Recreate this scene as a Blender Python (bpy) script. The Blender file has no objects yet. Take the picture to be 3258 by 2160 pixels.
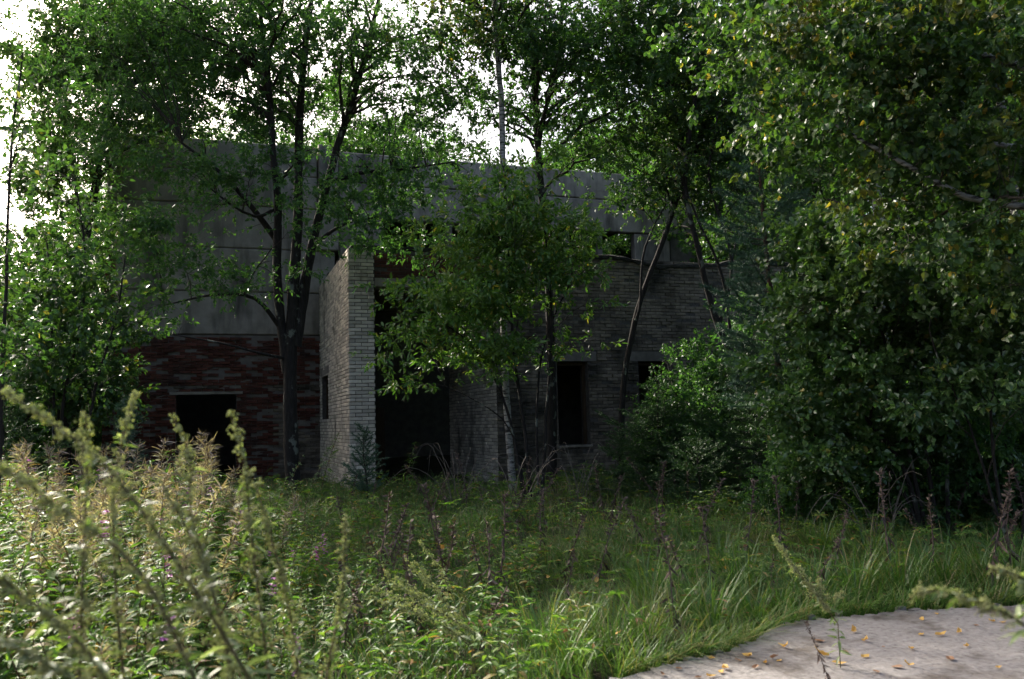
import bpy, math, random
import numpy as np
R = math.radians
sc = bpy.context.scene
COL = sc.collection
rng = np.random.default_rng(7)
random.seed(7)

# ------------------------------------------------------------------ camera
FPX, CX, CY = 2700.0, 1629.0, 1080.0          # photograph is 3258 x 2160
YAW, PITCH, ROLL, EYE = R(19.4), R(5.5), R(1.5), 1.6
CAM = np.array([0.0, 0.0, EYE])
FWD = np.array([math.sin(YAW) * math.cos(PITCH), math.cos(YAW) * math.cos(PITCH), math.sin(PITCH)])
_r0 = np.array([math.cos(YAW), -math.sin(YAW), 0.0])
_u0 = np.cross(_r0, FWD)
RIGHT = _r0 * math.cos(ROLL) - _u0 * math.sin(ROLL)
UP = _u0 * math.cos(ROLL) + _r0 * math.sin(ROLL)
from mathutils import Matrix
cd = bpy.data.cameras.new('camera')
cam = bpy.data.objects.new('camera', cd)
COL.objects.link(cam)
cam.matrix_world = Matrix(((RIGHT[0], UP[0], -FWD[0], CAM[0]), (RIGHT[1], UP[1], -FWD[1], CAM[1]),
                           (RIGHT[2], UP[2], -FWD[2], CAM[2]), (0, 0, 0, 1)))
cd.sensor_width = 36
cd.lens = FPX / 3258 * 36
cd.clip_start, cd.clip_end = 0.05, 2000
cd.dof.use_dof = True
cd.dof.focus_distance = 15.0
cd.dof.aperture_fstop = 3.0
sc.camera = cam

# ------------------------------------------------------------------ light
SUN_AZ, SUN_EL = R(-25), R(36)                # clockwise from +Y
w = bpy.data.worlds.new('World')
sc.world = w
w.use_nodes = True
nt = w.node_tree
bg = nt.nodes['Background']
sky = nt.nodes.new('ShaderNodeTexSky')
sky.sky_type = 'NISHITA'
sky.sun_disc = False
sky.sun_elevation = SUN_EL
sky.sun_rotation = SUN_AZ
sky.air_density = 0.75
sky.dust_density = 8.0
sky.ozone_density = 1.0
nt.links.new(sky.outputs[0], bg.inputs[0])
bg.inputs[1].default_value = 0.15
sl = bpy.data.lights.new('sun', 'SUN')
sun = bpy.data.objects.new('sun', sl)
COL.objects.link(sun)
sl.energy = 3.2
sl.angle = R(0.6)
sl.color = (1.0, 0.93, 0.82)
from mathutils import Vector
sd = Vector((math.sin(SUN_AZ) * math.cos(SUN_EL), math.cos(SUN_AZ) * math.cos(SUN_EL), math.sin(SUN_EL)))
sun.rotation_euler = sd.to_track_quat('Z', 'Y').to_euler()
sc.view_settings.view_transform = 'Standard'
sc.view_settings.look = 'None'
sc.view_settings.exposure = 1.4
sc.cycles.use_denoising = True
sc.cycles.max_bounces = 6
sc.cycles.diffuse_bounces = 3
sc.cycles.glossy_bounces = 2
sc.cycles.transmission_bounces = 4
sc.cycles.caustics_reflective = False
sc.cycles.caustics_refractive = False

# ------------------------------------------------------------------ helpers
def at(px, py, zc):
    return CAM + (RIGHT * ((px - CX) / FPX) + UP * ((CY - py) / FPX) + FWD) * zc
def D(x, y, zc):                               # the 2365-pixel-wide view of the photograph
    return at(x * 1.37759, y * 1.37759, zc)
def ray(px, py):
    return RIGHT * ((px - CX) / FPX) + UP * ((CY - py) / FPX) + FWD
def on_plane(px, py, axis, val):
    d = ray(px, py)
    t = (val - CAM[axis]) / d[axis]
    return CAM + d * t
def sstep(a, b, x):
    t = np.clip((x - a) / (b - a), 0, 1)
    return t * t * (3 - 2 * t)
def gz(x, y):
    x = np.asarray(x, float); y = np.asarray(y, float)
    h = 0.30 * sstep(8, 16, y) + 0.05 * np.sin(x * 1.3 + 0.4) * np.sin(y * 0.9 + 1.1) * sstep(3, 8, y)
    return h + 0.03 * np.sin(x * 3.1) * np.sin(y * 2.7 + .6) * sstep(5, 9, y)
def ground(px, py):
    d = ray(px, py); z = 0.0
    for _ in range(6):
        t = (z - CAM[2]) / d[2]; p = CAM + d * t; z = float(gz(p[0], p[1]))
    return p
def col_at(px, zc):                            # ground point below image column px at depth zc
    p = at(px, 1343 - 0.027 * (px - 1629), zc)
    return np.array([p[0], p[1], float(gz(p[0], p[1]))])

def mesh(name, V, F, mat, smooth=False):
    """V (n,3); F: list of int arrays, each (m,3) or (m,4)"""
    V = np.ascontiguousarray(V, dtype=np.float32)
    if not isinstance(F, (list, tuple)): F = [F]
    F = [np.asarray(f, dtype=np.int32) for f in F if len(f)]
    me = bpy.data.meshes.new(name)
    me.vertices.add(len(V)); me.vertices.foreach_set('co', V.ravel())
    loops = np.concatenate([f.ravel() for f in F])
    sizes = np.concatenate([np.full(len(f), f.shape[1], np.int32) for f in F])
    starts = np.concatenate([[0], np.cumsum(sizes)[:-1]]).astype(np.int32)
    me.loops.add(len(loops)); me.loops.foreach_set('vertex_index', loops)
    me.polygons.add(len(sizes)); me.polygons.foreach_set('loop_start', starts)
    me.polygons.foreach_set('use_smooth', np.full(len(sizes), smooth, bool))
    me.update(calc_edges=True)
    if mat: me.materials.append(mat)
    return me
def link(name, me, parent=None, loc=None):
    o = bpy.data.objects.new(name, me)
    COL.objects.link(o)
    if parent is not None: o.parent = parent
    if loc is not None: o.location = [float(v) for v in loc]
    return o
def tag(o, label=None, cat=None, group=None, kind=None):
    if label: o['label'] = label
    if cat: o['category'] = cat
    if group: o['group'] = group
    if kind: o['kind'] = kind
    return o
def thing(name, loc, label, cat, group=None):
    return tag(link(name, None, None, loc), label, cat, group)
def copy_thing(src, loc, rz=0.0, s=1.0, label=None, tilt=(0, 0)):
    r = src.copy(); COL.objects.link(r)
    r.location = [float(v) for v in loc]; r.rotation_euler = (tilt[0], tilt[1], rz); r.scale = (s, s, s)
    if label: r['label'] = label
    for ch in src.children:
        c = ch.copy(); COL.objects.link(c); c.parent = r
    return r
class MB:                                       # collects boxes into one mesh
    def __init__(s): s.v = []; s.f = []; s.n = 0
    def box(s, a, b):
        (x0, y0, z0), (x1, y1, z1) = a, b
        s.v += [(x0, y0, z0), (x1, y0, z0), (x1, y1, z0), (x0, y1, z0), (x0, y0, z1), (x1, y0, z1), (x1, y1, z1), (x0, y1, z1)]
        n = s.n
        s.f += [(n, n+3, n+2, n+1), (n+4, n+5, n+6, n+7), (n, n+1, n+5, n+4), (n+1, n+2, n+6, n+5), (n+2, n+3, n+7, n+6), (n+3, n, n+4, n+7)]
        s.n += 8
    def build(s, name, mat, parent=None):
        return link(name, mesh(name, np.array(s.v), np.array(s.f), mat), parent)
class Acc:                                      # collects vertex / face arrays
    def __init__(s): s.V = []; s.F3 = []; s.F4 = []; s.n = 0
    def add(s, V, F):
        V = np.asarray(V).reshape(-1, 3); F = np.asarray(F)
        (s.F3 if F.shape[1] == 3 else s.F4).append(F + s.n)
        s.V.append(V); s.n += len(V)
    def mesh(s, name, mat, smooth=False):
        F = []
        if s.F3: F.append(np.concatenate(s.F3))
        if s.F4: F.append(np.concatenate(s.F4))
        return mesh(name, np.concatenate(s.V), F, mat, smooth)
def norm(a): return a / np.maximum(np.linalg.norm(a, axis=-1, keepdims=True), 1e-9)

def tubes(P, Rad, k):
    """P (B,n,3), Rad (B,n) -> verts, quads"""
    B, n, _ = P.shape
    T = norm(np.gradient(P, axis=1))
    ref = np.where(np.abs(T[..., 2:3]) > 0.9, np.array([1.0, 0, 0]), np.array([0, 0, 1.0]))
    ref = np.repeat(ref[:, :1], n, 1)
    U = norm(np.cross(T, ref)); W = np.cross(T, U)
    a = np.linspace(0, 2 * np.pi, k, endpoint=False)
    V = P[:, :, None] + (U[:, :, None] * np.cos(a)[:, None] + W[:, :, None] * np.sin(a)[:, None]) * Rad[:, :, None, None]
    idx = np.arange(B * n * k).reshape(B, n, k)
    nx = np.roll(idx, -1, 2)
    F = np.stack([idx[:, :-1], nx[:, :-1], nx[:, 1:], idx[:, 1:]], -1).reshape(-1, 4)
    return V.reshape(-1, 3), F
def leaves(b, d, nrm, L, W, shape=0, curl=0.12):
    """leaf blades: base b, direction d, normal nrm, all (m,3); L, W (m,)"""
    m = len(b)
    d = norm(d); s = norm(np.cross(nrm, d)); nn = np.cross(d, s)
    L = L[:, None]; W = W[:, None]
    if shape == 0:
        V = np.stack([b, b + d * L * .42 + s * W * .5 + nn * W * .16, b + d * L - nn * L * curl, b + d * L * .42 - s * W * .5 + nn * W * .16], 1)
        i = np.arange(m)[:, None] * 4
        F = np.concatenate([i + [0, 1, 2], i + [0, 2, 3]])
    else:
        c1 = b + d * L * .36; c2 = b + d * L * .70 - nn * L * curl * .4
        V = np.stack([b, c1 + s * W * .5 + nn * W * .14, c2 + s * W * .40 + nn * W * .10, b + d * L - nn * L * curl,
                      c2 - s * W * .40 + nn * W * .10, c1 - s * W * .5 + nn * W * .14, c1, c2], 1)
        i = np.arange(m)[:, None] * 8
        F = np.concatenate([i + [0, 1, 6], i + [0, 6, 5], i + [1, 2, 7], i + [1, 7, 6], i + [6, 7, 4], i + [6, 4, 5], i + [2, 3, 7], i + [7, 3, 4]])
    return V.reshape(-1, 3), F

# ------------------------------------------------------------------ materials
def newmat(name):
    m = bpy.data.materials.new(name); m.use_nodes = True
    t = m.node_tree; t.nodes.clear()
    out = t.nodes.new('ShaderNodeOutputMaterial')
    return m, t, out
def N(t, typ, **kw):
    n = t.nodes.new(typ)
    for k, v in kw.items():
        if k == 'inp':
            for a, b in v.items(): n.inputs[a].default_value = b
        else: setattr(n, k, v)
    return n
def ramp(t, stops, interp='LINEAR'):
    n = t.nodes.new('ShaderNodeValToRGB'); e = n.color_ramp.elements
    n.color_ramp.interpolation = interp
    while len(e) < len(stops): e.new(0.5)
    for i, (p, c) in enumerate(stops):
        e[i].position = p; e[i].color = (c[0], c[1], c[2], 1)
    return n
def leafmat(name, stops, trans=0.4, rough=0.42, tint=(1.12, 1.3, 0.5), spec=0.5, patch=None):
    m, t, out = newmat(name)
    g = N(t, 'ShaderNodeNewGeometry')
    r = ramp(t, stops)
    t.links.new(g.outputs['Random Per Island'], r.inputs[0])
    nz = N(t, 'ShaderNodeTexNoise', inp={'Scale': 1.1, 'Detail': 1.0})
    tc = N(t, 'ShaderNodeTexCoord'); t.links.new(tc.outputs['Object'], nz.inputs['Vector'])
    hs = N(t, 'ShaderNodeHueSaturation', inp={'Saturation': .92}); t.links.new(r.outputs[0], hs.inputs['Color'])
    mr = N(t, 'ShaderNodeMapRange', inp={'From Min': .3, 'From Max': .7, 'To Min': .8, 'To Max': 1.2})
    t.links.new(nz.outputs[0], mr.inputs[0]); t.links.new(mr.outputs[0], hs.inputs['Value'])
    hc = hs.outputs[0]
    if patch:                                    # whole branches or patches of ground that have turned
        np_ = N(t, 'ShaderNodeTexNoise', inp={'Scale': patch[1], 'Detail': 3.0}); t.links.new(tc.outputs['Object'], np_.inputs['Vector'])
        pr = N(t, 'ShaderNodeMapRange', inp={'From Min': patch[2], 'From Max': patch[3], 'To Max': patch[4]}); t.links.new(np_.outputs[0], pr.inputs[0])
        pm = N(t, 'ShaderNodeMix', data_type='RGBA'); t.links.new(pr.outputs[0], pm.inputs[0]); t.links.new(hc, pm.inputs[6]); pm.inputs[7].default_value = (*patch[0], 1)
        hc = pm.outputs[2]
    p = N(t, 'ShaderNodeBsdfPrincipled', inp={'Roughness': rough, 'Specular IOR Level': spec})
    t.links.new(hc, p.inputs['Base Color'])
    mx = N(t, 'ShaderNodeMix', data_type='RGBA', blend_type='MULTIPLY'); mx.inputs[0].default_value = 1
    t.links.new(hc, mx.inputs[6]); mx.inputs[7].default_value = (*tint, 1)
    tr = N(t, 'ShaderNodeBsdfTranslucent'); t.links.new(mx.outputs[2], tr.inputs[0])
    ms = N(t, 'ShaderNodeMixShader'); ms.inputs[0].default_value = trans
    t.links.new(p.outputs[0], ms.inputs[1]); t.links.new(tr.outputs[0], ms.inputs[2])
    t.links.new(ms.outputs[0], out.inputs[0])
    return m
def solid(name, stops, scale=8, rough=0.85, bump=0.3, detail=6, stretch=(1, 1, 1), island=None, second=None):
    """noise-coloured matte surface; island='island'|'object' adds a random shade for each piece"""
    m, t, out = newmat(name)
    tc = N(t, 'ShaderNodeTexCoord')
    mp = N(t, 'ShaderNodeMapping'); mp.inputs['Scale'].default_value = stretch
    ge = N(t, 'ShaderNodeNewGeometry')
    t.links.new(ge.outputs['Position'] if island == 'object' else tc.outputs['Object'], mp.inputs[0])
    nz = N(t, 'ShaderNodeTexNoise', inp={'Scale': scale, 'Detail': detail, 'Roughness': .62})
    t.links.new(mp.outputs[0], nz.inputs['Vector'])
    r = ramp(t, stops); t.links.new(nz.outputs[0], r.inputs[0])
    c = r.outputs[0]
    if second:                                   # (scale, lo, hi, colour, stretch): stains with a shape of their own
        s2, lo, hi, colr, st = second
        mp2 = N(t, 'ShaderNodeMapping'); mp2.inputs['Scale'].default_value = st
        t.links.new(ge.outputs['Position'], mp2.inputs[0])
        n2 = N(t, 'ShaderNodeTexNoise', inp={'Scale': s2, 'Detail': 5, 'Roughness': .6})
        t.links.new(mp2.outputs[0], n2.inputs['Vector'])
        m2 = N(t, 'ShaderNodeMapRange', inp={'From Min': lo, 'From Max': hi})
        t.links.new(n2.outputs[0], m2.inputs[0])
        mx = N(t, 'ShaderNodeMix', data_type='RGBA')
        t.links.new(m2.outputs[0], mx.inputs[0]); t.links.new(c, mx.inputs[6]); mx.inputs[7].default_value = (*colr, 1)
        c = mx.outputs[2]
    if island:
        if island == 'object': src = N(t, 'ShaderNodeObjectInfo').outputs['Random']
        else: src = ge.outputs['Random Per Island']
        hs = N(t, 'ShaderNodeHueSaturation')
        mr = N(t, 'ShaderNodeMapRange', inp={'To Min': .62, 'To Max': 1.22})
        t.links.new(src, mr.inputs[0]); t.links.new(mr.outputs[0], hs.inputs['Value']); t.links.new(c, hs.inputs['Color'])
        c = hs.outputs[0]
    p = N(t, 'ShaderNodeBsdfPrincipled', inp={'Roughness': rough, 'Specular IOR Level': .3})
    t.links.new(c, p.inputs['Base Color'])
    if bump:
        b = N(t, 'ShaderNodeBump', inp={'Strength': bump, 'Distance': .02})
        t.links.new(nz.outputs[0], b.inputs['Height']); t.links.new(b.outputs[0], p.inputs['Normal'])
    t.links.new(p.outputs[0], out.inputs[0])
    return m
M = {}
GR = lambda a, b, c, y=None, yp=.9: [(0, a), (.5, b), (yp if y else 1.0, c)] + ([(min(yp + .02, .99), y), (1.0, y)] if y else [])
M['leaf_alder'] = leafmat('leaf_alder', GR((.034, .10, .03), (.058, .15, .038), (.095, .20, .045)), .50, .36, spec=.5)
M['leaf_cherry'] = leafmat('leaf_cherry', GR((.05, .13, .024), (.09, .205, .034), (.15, .26, .04), (.40, .31, .035), .965), .45, .34, spec=.6, patch=((.24, .23, .03), .8, .55, .75, .45))
M['leaf_birch'] = leafmat('leaf_birch', GR((.03, .078, .018), (.05, .115, .024), (.085, .155, .028), (.46, .30, .035), .975), .42, .42, spec=.4, patch=((.30, .24, .03), 1.3, .56, .74, .6))
M['leaf_aspen'] = leafmat('leaf_aspen', GR((.045, .115, .03), (.075, .165, .04), (.12, .21, .056), (.30, .24, .04), .985), .38, .30, spec=.8, patch=((.15, .18, .04), .9, .55, .75, .5))
M['leaf_left'] = leafmat('leaf_left', GR((.028, .078, .02), (.045, .115, .026), (.075, .15, .03), (.24, .20, .035), .98), .40, .40, spec=.45, patch=((.12, .15, .03), .7, .5, .75, .5))
M['leaf_back'] = leafmat('leaf_back', GR((.035, .10, .018), (.055, .15, .024), (.10, .20, .03)), .5, .45)
M['needle_spruce'] = leafmat('needle_spruce', GR((.022, .07, .016), (.04, .105, .022), (.065, .14, .03)), .15, .45)
M['needle_pine'] = leafmat('needle_pine', GR((.03, .09, .055), (.05, .12, .07), (.08, .16, .09)), .15, .45)
M['grass'] = leafmat('grass', [(0, (.04, .105, .018)), (.4, (.075, .175, .028)), (.74, (.12, .215, .04)), (.88, (.23, .21, .08)), (1, (.32, .26, .12))], .38, .48, spec=.4, patch=((.26, .22, .10), .55, .54, .72, .7))
M['sedge'] = leafmat('sedge', [(0, (.05, .13, .02)), (.6, (.09, .20, .03)), (.88, (.13, .22, .04)), (1, (.32, .25, .09))], .4, .34, spec=.6)
M['weed_leaf'] = leafmat('weed_leaf', [(0, (.048, .125, .02)), (.5, (.095, .195, .028)), (.88, (.16, .245, .038)), (.94, (.28, .17, .05)), (1, (.18, .07, .04))], .45, .46, spec=.3, patch=((.19, .14, .04), .9, .58, .75, .45))
M['weed_dry'] = leafmat('weed_dry', [(0, (.17, .11, .09)), (.5, (.34, .25, .215)), (1, (.54, .46, .42))], .4, .7)
M['mugwort'] = leafmat('mugwort', [(0, (.30, .32, .12)), (.5, (.48, .48, .23)), (1, (.64, .60, .36))], .45, .7)
M['mug_leaf'] = leafmat('mug_leaf', [(0, (.08, .14, .04)), (.6, (.16, .23, .08)), (1, (.30, .34, .19))], .4, .45)
M['dry_brown'] = leafmat('dry_brown', [(0, (.035, .02, .015)), (.5, (.08, .05, .038)), (1, (.16, .115, .09))], .1, .8)
M['petal'] = leafmat('petal', [(0, (.36, .06, .34)), (1, (.52, .14, .48))], .4, .5, tint=(1, 1, 1))
M['leaf_fallen'] = leafmat('leaf_fallen', [(0, (.42, .24, .03)), (.6, (.55, .33, .04)), (1, (.40, .20, .06))], .25, .6, tint=(1.2, 1, .8))
M['leaf_fallen_brown'] = leafmat('leaf_fallen_brown', [(0, (.20, .10, .045)), (1, (.30, .16, .07))], .2, .6, tint=(1.2, 1, .8))
M['bark'] = solid('bark', [(.25, (.010, .008, .007)), (.55, (.026, .022, .019)), (.8, (.055, .05, .043))], 9, .9, .8, 8, (3, 3, .6), second=(4.5, .59, .64, (.15, .16, .13), (1, 1, .7)))
M['twig'] = solid('twig', [(.3, (.018, .014, .011)), (.7, (.05, .042, .034))], 6, .85, 0)
M['twig_pale'] = solid('twig_pale', [(.3, (.08, .065, .055)), (.7, (.20, .17, .14))], 6, .8, 0)
M['bark_pine'] = solid('bark_pine', [(.3, (.03, .016, .011)), (.7, (.08, .038, .024))], 12, .9, .6, 6, (1, 1, .5))
M['bark_birch'] = solid('bark_birch', [(.42, (.03, .028, .026)), (.49, (.28, .265, .245)), (.75, (.50, .48, .455))], 5, .7, .25, 7, (1.2, 1.2, 5.5))
M['stem_green'] = solid('stem_green', [(.3, (.06, .07, .02)), (.7, (.13, .09, .045))], 9, .7, 0)
M['stem_red'] = solid('stem_red', [(.3, (.06, .03, .02)), (.7, (.12, .055, .035))], 9, .7, 0)
M['soil'] = solid('soil', [(.3, (.018, .014, .009)), (.55, (.035, .032, .016)), (.75, (.06, .05, .025))], 5, .95, .6, 8)
WS = (1.6, .56, .74, (.055, .05, .042), (.9, .9, .45))
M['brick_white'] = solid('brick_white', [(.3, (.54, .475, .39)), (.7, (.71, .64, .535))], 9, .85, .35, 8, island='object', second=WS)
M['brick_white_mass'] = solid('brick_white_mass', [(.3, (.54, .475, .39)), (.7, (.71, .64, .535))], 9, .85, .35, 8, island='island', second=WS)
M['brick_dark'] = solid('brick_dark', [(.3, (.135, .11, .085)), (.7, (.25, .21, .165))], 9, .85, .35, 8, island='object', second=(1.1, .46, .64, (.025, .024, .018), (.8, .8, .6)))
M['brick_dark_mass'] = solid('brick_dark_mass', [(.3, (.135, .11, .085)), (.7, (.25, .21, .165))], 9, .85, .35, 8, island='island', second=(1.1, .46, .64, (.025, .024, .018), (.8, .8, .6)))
RS = (2.6, .50, .72, (.05, .032, .026), (1, 1, .7))
M['brick_red'] = solid('brick_red', [(.3, (.07, .026, .019)), (.7, (.135, .048, .033))], 9, .9, .5, 8, island='object', second=RS)
M['brick_red_mass'] = solid('brick_red_mass', [(.3, (.07, .026, .019)), (.7, (.135, .048, .033))], 9, .9, .5, 8, island='island', second=RS)
M['mortar'] = solid('mortar', [(.3, (.05, .045, .04)), (.7, (.12, .11, .10))], 14, .95, .5)
M['core'] = solid('core', [(.3, (.10, .09, .08)), (.7, (.20, .18, .16))], 4, .95, .3)
M['concrete'] = solid('concrete', [(.25, (.19, .168, .14)), (.5, (.275, .248, .212)), (.75, (.36, .328, .285))], 2.6, .9, .3, 10, second=(1.3, .48, .74, (.055, .05, .042), (1.9, 1.9, .4)))
M['slab'] = solid('slab', [(.30, (.10, .09, .082)), (.42, (.21, .195, .18)), (.6, (.265, .25, .235)), (.8, (.33, .31, .29))], 26, .92, .7, 12, second=(2.1, .52, .68, (.085, .07, .055), (1, 1, 1)))
M['felt'] = solid('felt', [(.3, (.014, .014, .012)), (.7, (.05, .048, .04))], 7, .9, .6)
M['moss'] = leafmat('moss', [(0, (.05, .07, .012)), (1, (.11, .13, .02))], .2, .8)
M['board'] = solid('board', [(.3, (.03, .02, .012)), (.7, (.085, .055, .032))], 5, .85, .4, 6, (6, 6, .7))

# ------------------------------------------------------------------ ground
def build_ground():
    xs = np.concatenate([np.linspace(-600, -31, 14), np.linspace(-30, 40, 141), np.linspace(41, 600, 14)])
    ys = np.concatenate([np.linspace(-600, -13, 14), np.linspace(-12, 60, 145), np.linspace(61, 900, 18)])
    X, Y = np.meshgrid(xs, ys)
    Z = gz(X, Y) + rng.normal(0, .006, X.shape)
    V = np.stack([X, Y, Z], -1).reshape(-1, 3)
    i = np.arange(len(V)).reshape(len(ys), len(xs))
    F = np.stack([i[:-1, :-1], i[:-1, 1:], i[1:, 1:], i[1:, :-1]], -1).reshape(-1, 4)
    tag(link('ground', mesh('ground', V, F, M['soil'], True)), 'dark forest soil under the weeds', None, None, 'structure')
build_ground()

# concrete slab, lower right
def build_slab():
    edge = [(1930, 2175), (2060, 2138), (2150, 2112), (2260, 2093), (2330, 2072), (2395, 2050), (2430, 2018), (2490, 1990), (2560, 1976), (2660, 1968), (2760, 1957), (2880, 1946), (3000, 1941), (3150, 1932), (3300, 1925)]
    top = 0.11
    E = []
    for a, b in zip(edge[:-1], edge[1:]):
        for t in np.linspace(0, 1, 9)[:-1]:
            px = a[0] + (b[0] - a[0]) * t; py = a[1] + (b[1] - a[1]) * t
            E.append(on_plane(px, py, 2, top))
    E = np.array(E)
    far = E[-1] + np.array([3.2, -1.0, 0]); near = np.array([5.2, 2.6, top]); left = np.array([E[0][0] + .3, 2.6, top])
    rows = []
    outer = np.vstack([E, far]); K = 14
    inner0, inner1 = left, near
    m = len(outer)
    for j in range(K + 1):
        t = j / K
        base = inner0 + (inner1 - inner0) * np.linspace(0, 1, m)[:, None]
        row = outer * (1 - t) + base * t
        if j == 0: row = row + np.stack([rng.normal(0, .004, m), np.abs(rng.normal(0, .035, m)), np.zeros(m)], 1); edge0 = row
        row[:, 2] += rng.normal(0, .0008, m)
        rows.append(row)
    Vt = np.concatenate(rows)
    i = np.arange(len(Vt)).reshape(K + 1, m)
    F = np.stack([i[:-1, :-1], i[1:, :-1], i[1:, 1:], i[:-1, 1:]], -1).reshape(-1, 4)
    A = Acc(); A.add(Vt, F[:, ::-1])
    sk = np.concatenate([edge0, edge0 - [0, -.006, .02] + rng.normal(0, .005, (m, 3)), edge0 - [0, 0, .22]])
    k = np.arange(3 * m).reshape(3, m)
    A.add(sk, np.stack([k[:-1, :-1], k[1:, :-1], k[1:, 1:], k[:-1, 1:]], -1).reshape(-1, 4))
    o = link('concrete_slab', A.mesh('concrete_slab', M['slab'], False))
    tag(o, 'weathered pale concrete slab with broken edge lying in the grass', 'slab')
    return top
SLAB_TOP = build_slab()

# ------------------------------------------------------------------ building
YA, YM = 17.2, 22.2                              # annex front, main wall
AX0, AX1, AX2, AXE = 2.565, 3.09, 5.695, 15.4
AZ = 5.25
def brick_mesh(name, L, mat, h=.066, d=.05, jag=0.0):
    b = .006
    w2 = L / 2
    j = lambda: rng.normal(0, jag, 3)
    V = [(-w2, d, 0), (w2, d, 0), (w2, d, h), (-w2, d, h), (-w2, b, 0), (w2, b, 0), (w2, b, h), (-w2, b, h),
         (-w2 + b, 0, b), (w2 - b, 0, b), (w2 - b, 0, h - b), (-w2 + b, 0, h - b)]
    V = np.array([np.array(v) + j() for v in V])
    F = [(8, 9, 10, 11), (4, 5, 9, 8), (5, 6, 10, 9), (6, 7, 11, 10), (7, 4, 8, 11), (0, 1, 5, 4), (1, 2, 6, 5), (2, 3, 7, 6), (3, 0, 4, 7)]
    return mesh(name, V, np.array(F), mat)
def layout(u0, u1, z0, z1, holes, p=.26, c=.075, phase=0):
    """running-bond layout -> rows of (u centre, z, length)"""
    out = []
    nrow = int((z1 - z0) / c)
    for r in range(nrow):
        z = z0 + r * c
        u = u0 - (p / 2 if (r + phase) % 2 else 0)
        while u < u1 - .02:
            a, b = max(u, u0), min(u + p, u1)
            u += p
            if b - a < .05: continue
            segs = [(a, b)]
            for (h0, h1, y0, y1) in holes:
                if z + c * .6 > y0 and z + c * .4 < y1:
                    ns = []
                    for (s, e) in segs:
                        if e <= h0 or s >= h1: ns.append((s, e))
                        else:
                            if h0 - s > .05: ns.append((s, h0))
                            if e - h1 > .05: ns.append((h1, e))
                    segs = ns
            for (s, e) in segs: out.append(((s + e) / 2, z, e - s - .011))
    return out
BV = None
def place_bricks(rows, origin, udir, ndir, parent, singles, mats, jit=.004, skip=0.0, h=.064, jag=.0015, name='brick'):
    """rows within `singles` become bricks of their own, the rest one joined part. ndir: outward normal"""
    ud = np.array(udir, float); nd = np.array(ndir, float); up = np.array([0, 0, 1.0])
    A = Acc(); rz = math.atan2(ud[1], ud[0])
    cache = {}
    one = 0
    for (u, z, L) in rows:
        if rng.random() < skip: continue
        off = rng.normal(0, jit)
        c = np.array(origin) + ud * u + up * z + nd * (.012 + off)
        if singles(u, z) and one < 300:
            key = round(L, 2)
            if key not in cache: cache[key] = [brick_mesh('brick', L, mats[0], h, jag=jag) for _ in range(3)]
            o = link(name, cache[key][int(rng.integers(3))], parent, c)
            o.rotation_euler = (0, rng.normal(0, .004), rz)
            one += 1
        else:
            w2 = L / 2; b = .006; d = .05
            loc = [(-w2, d, 0), (w2, d, 0), (w2, d, h), (-w2, d, h), (-w2, b, 0), (w2, b, 0), (w2, b, h), (-w2, b, h),
                   (-w2 + b, 0, b), (w2 - b, 0, b), (w2 - b, 0, h - b), (-w2 + b, 0, h - b)]
            loc = np.array(loc) + rng.normal(0, jag, (12, 3))
            V = c + ud * loc[:, :1] - nd * loc[:, 1:2] + up * loc[:, 2:3]
            A.add(V, np.array([(8, 9, 10, 11), (4, 5, 9, 8), (5, 6, 10, 9), (6, 7, 11, 10), (7, 4, 8, 11), (0, 1, 5, 4), (1, 2, 6, 5), (2, 3, 7, 6), (3, 0, 4, 7)]))
    if A.n:
        o = link('brickwork', A.mesh('brickwork', mats[1]), parent); o['kind'] = 'stuff'
    return one
def wall_core(mb, axis, pos, thick, u0, u1, z0, z1, holes):
    """axis 1: wall at Y=pos running along X, body going to +Y; axis 0: wall at X=pos running along Y, body going to +X"""
    us = sorted({u0, u1, *[h[0] for h in holes], *[h[1] for h in holes]}); zs = sorted({z0, z1, *[h[2] for h in holes], *[h[3] for h in holes]})
    for a, b in zip(us[:-1], us[1:]):
        run = None
        for c, d in zip(zs[:-1], zs[1:]):
            mu, mz = (a + b) / 2, (c + d) / 2
            solid_ = not any(h[0] < mu < h[1] and h[2] < mz < h[3] for h in holes)
            if solid_:
                if run is None: run = c
            if (not solid_ or d == zs[-1]) and run is not None:
                top = d if solid_ else c
                if axis == 1: mb.box((a, pos, run), (b, pos + thick, top))
                else: mb.box((pos, a, run), (pos + thick, b, top))
                run = None
# ---- annex of pale brick
annex = thing('brick_annex', (AX0, YA, 0), 'low pale brick annex with a dark gateway and a row of empty windows', 'building')
bpy.context.view_layer.update()
def sub(name, mb, mat, par, loc0):
    o = mb.build(name, mat); o.parent = par; o.location = [-float(v) for v in loc0]; return o
A0 = (AX0, YA, 0)
wins = [(7.08, 7.83, 1.05, 2.88), (9.08, 9.82, 1.05, 2.88), (11.06, 11.84, 1.05, 2.88), (12.85, 13.6, 1.05, 2.88)]
SIDE_WIN = (20.5, 21.8, 1.75, 2.85)
G = .004                                         # face of the mortar bed
def bed(name, fn, par=annex, loc0=A0, mat='mortar'):
    mb = MB(); fn(mb); return sub(name, mb, M[mat], par, loc0)
WB = (M['brick_white'], M['brick_white_mass']); DB = (M['brick_dark'], M['brick_dark_mass']); RB = (M['brick_red'], M['brick_red_mass'])
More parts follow.
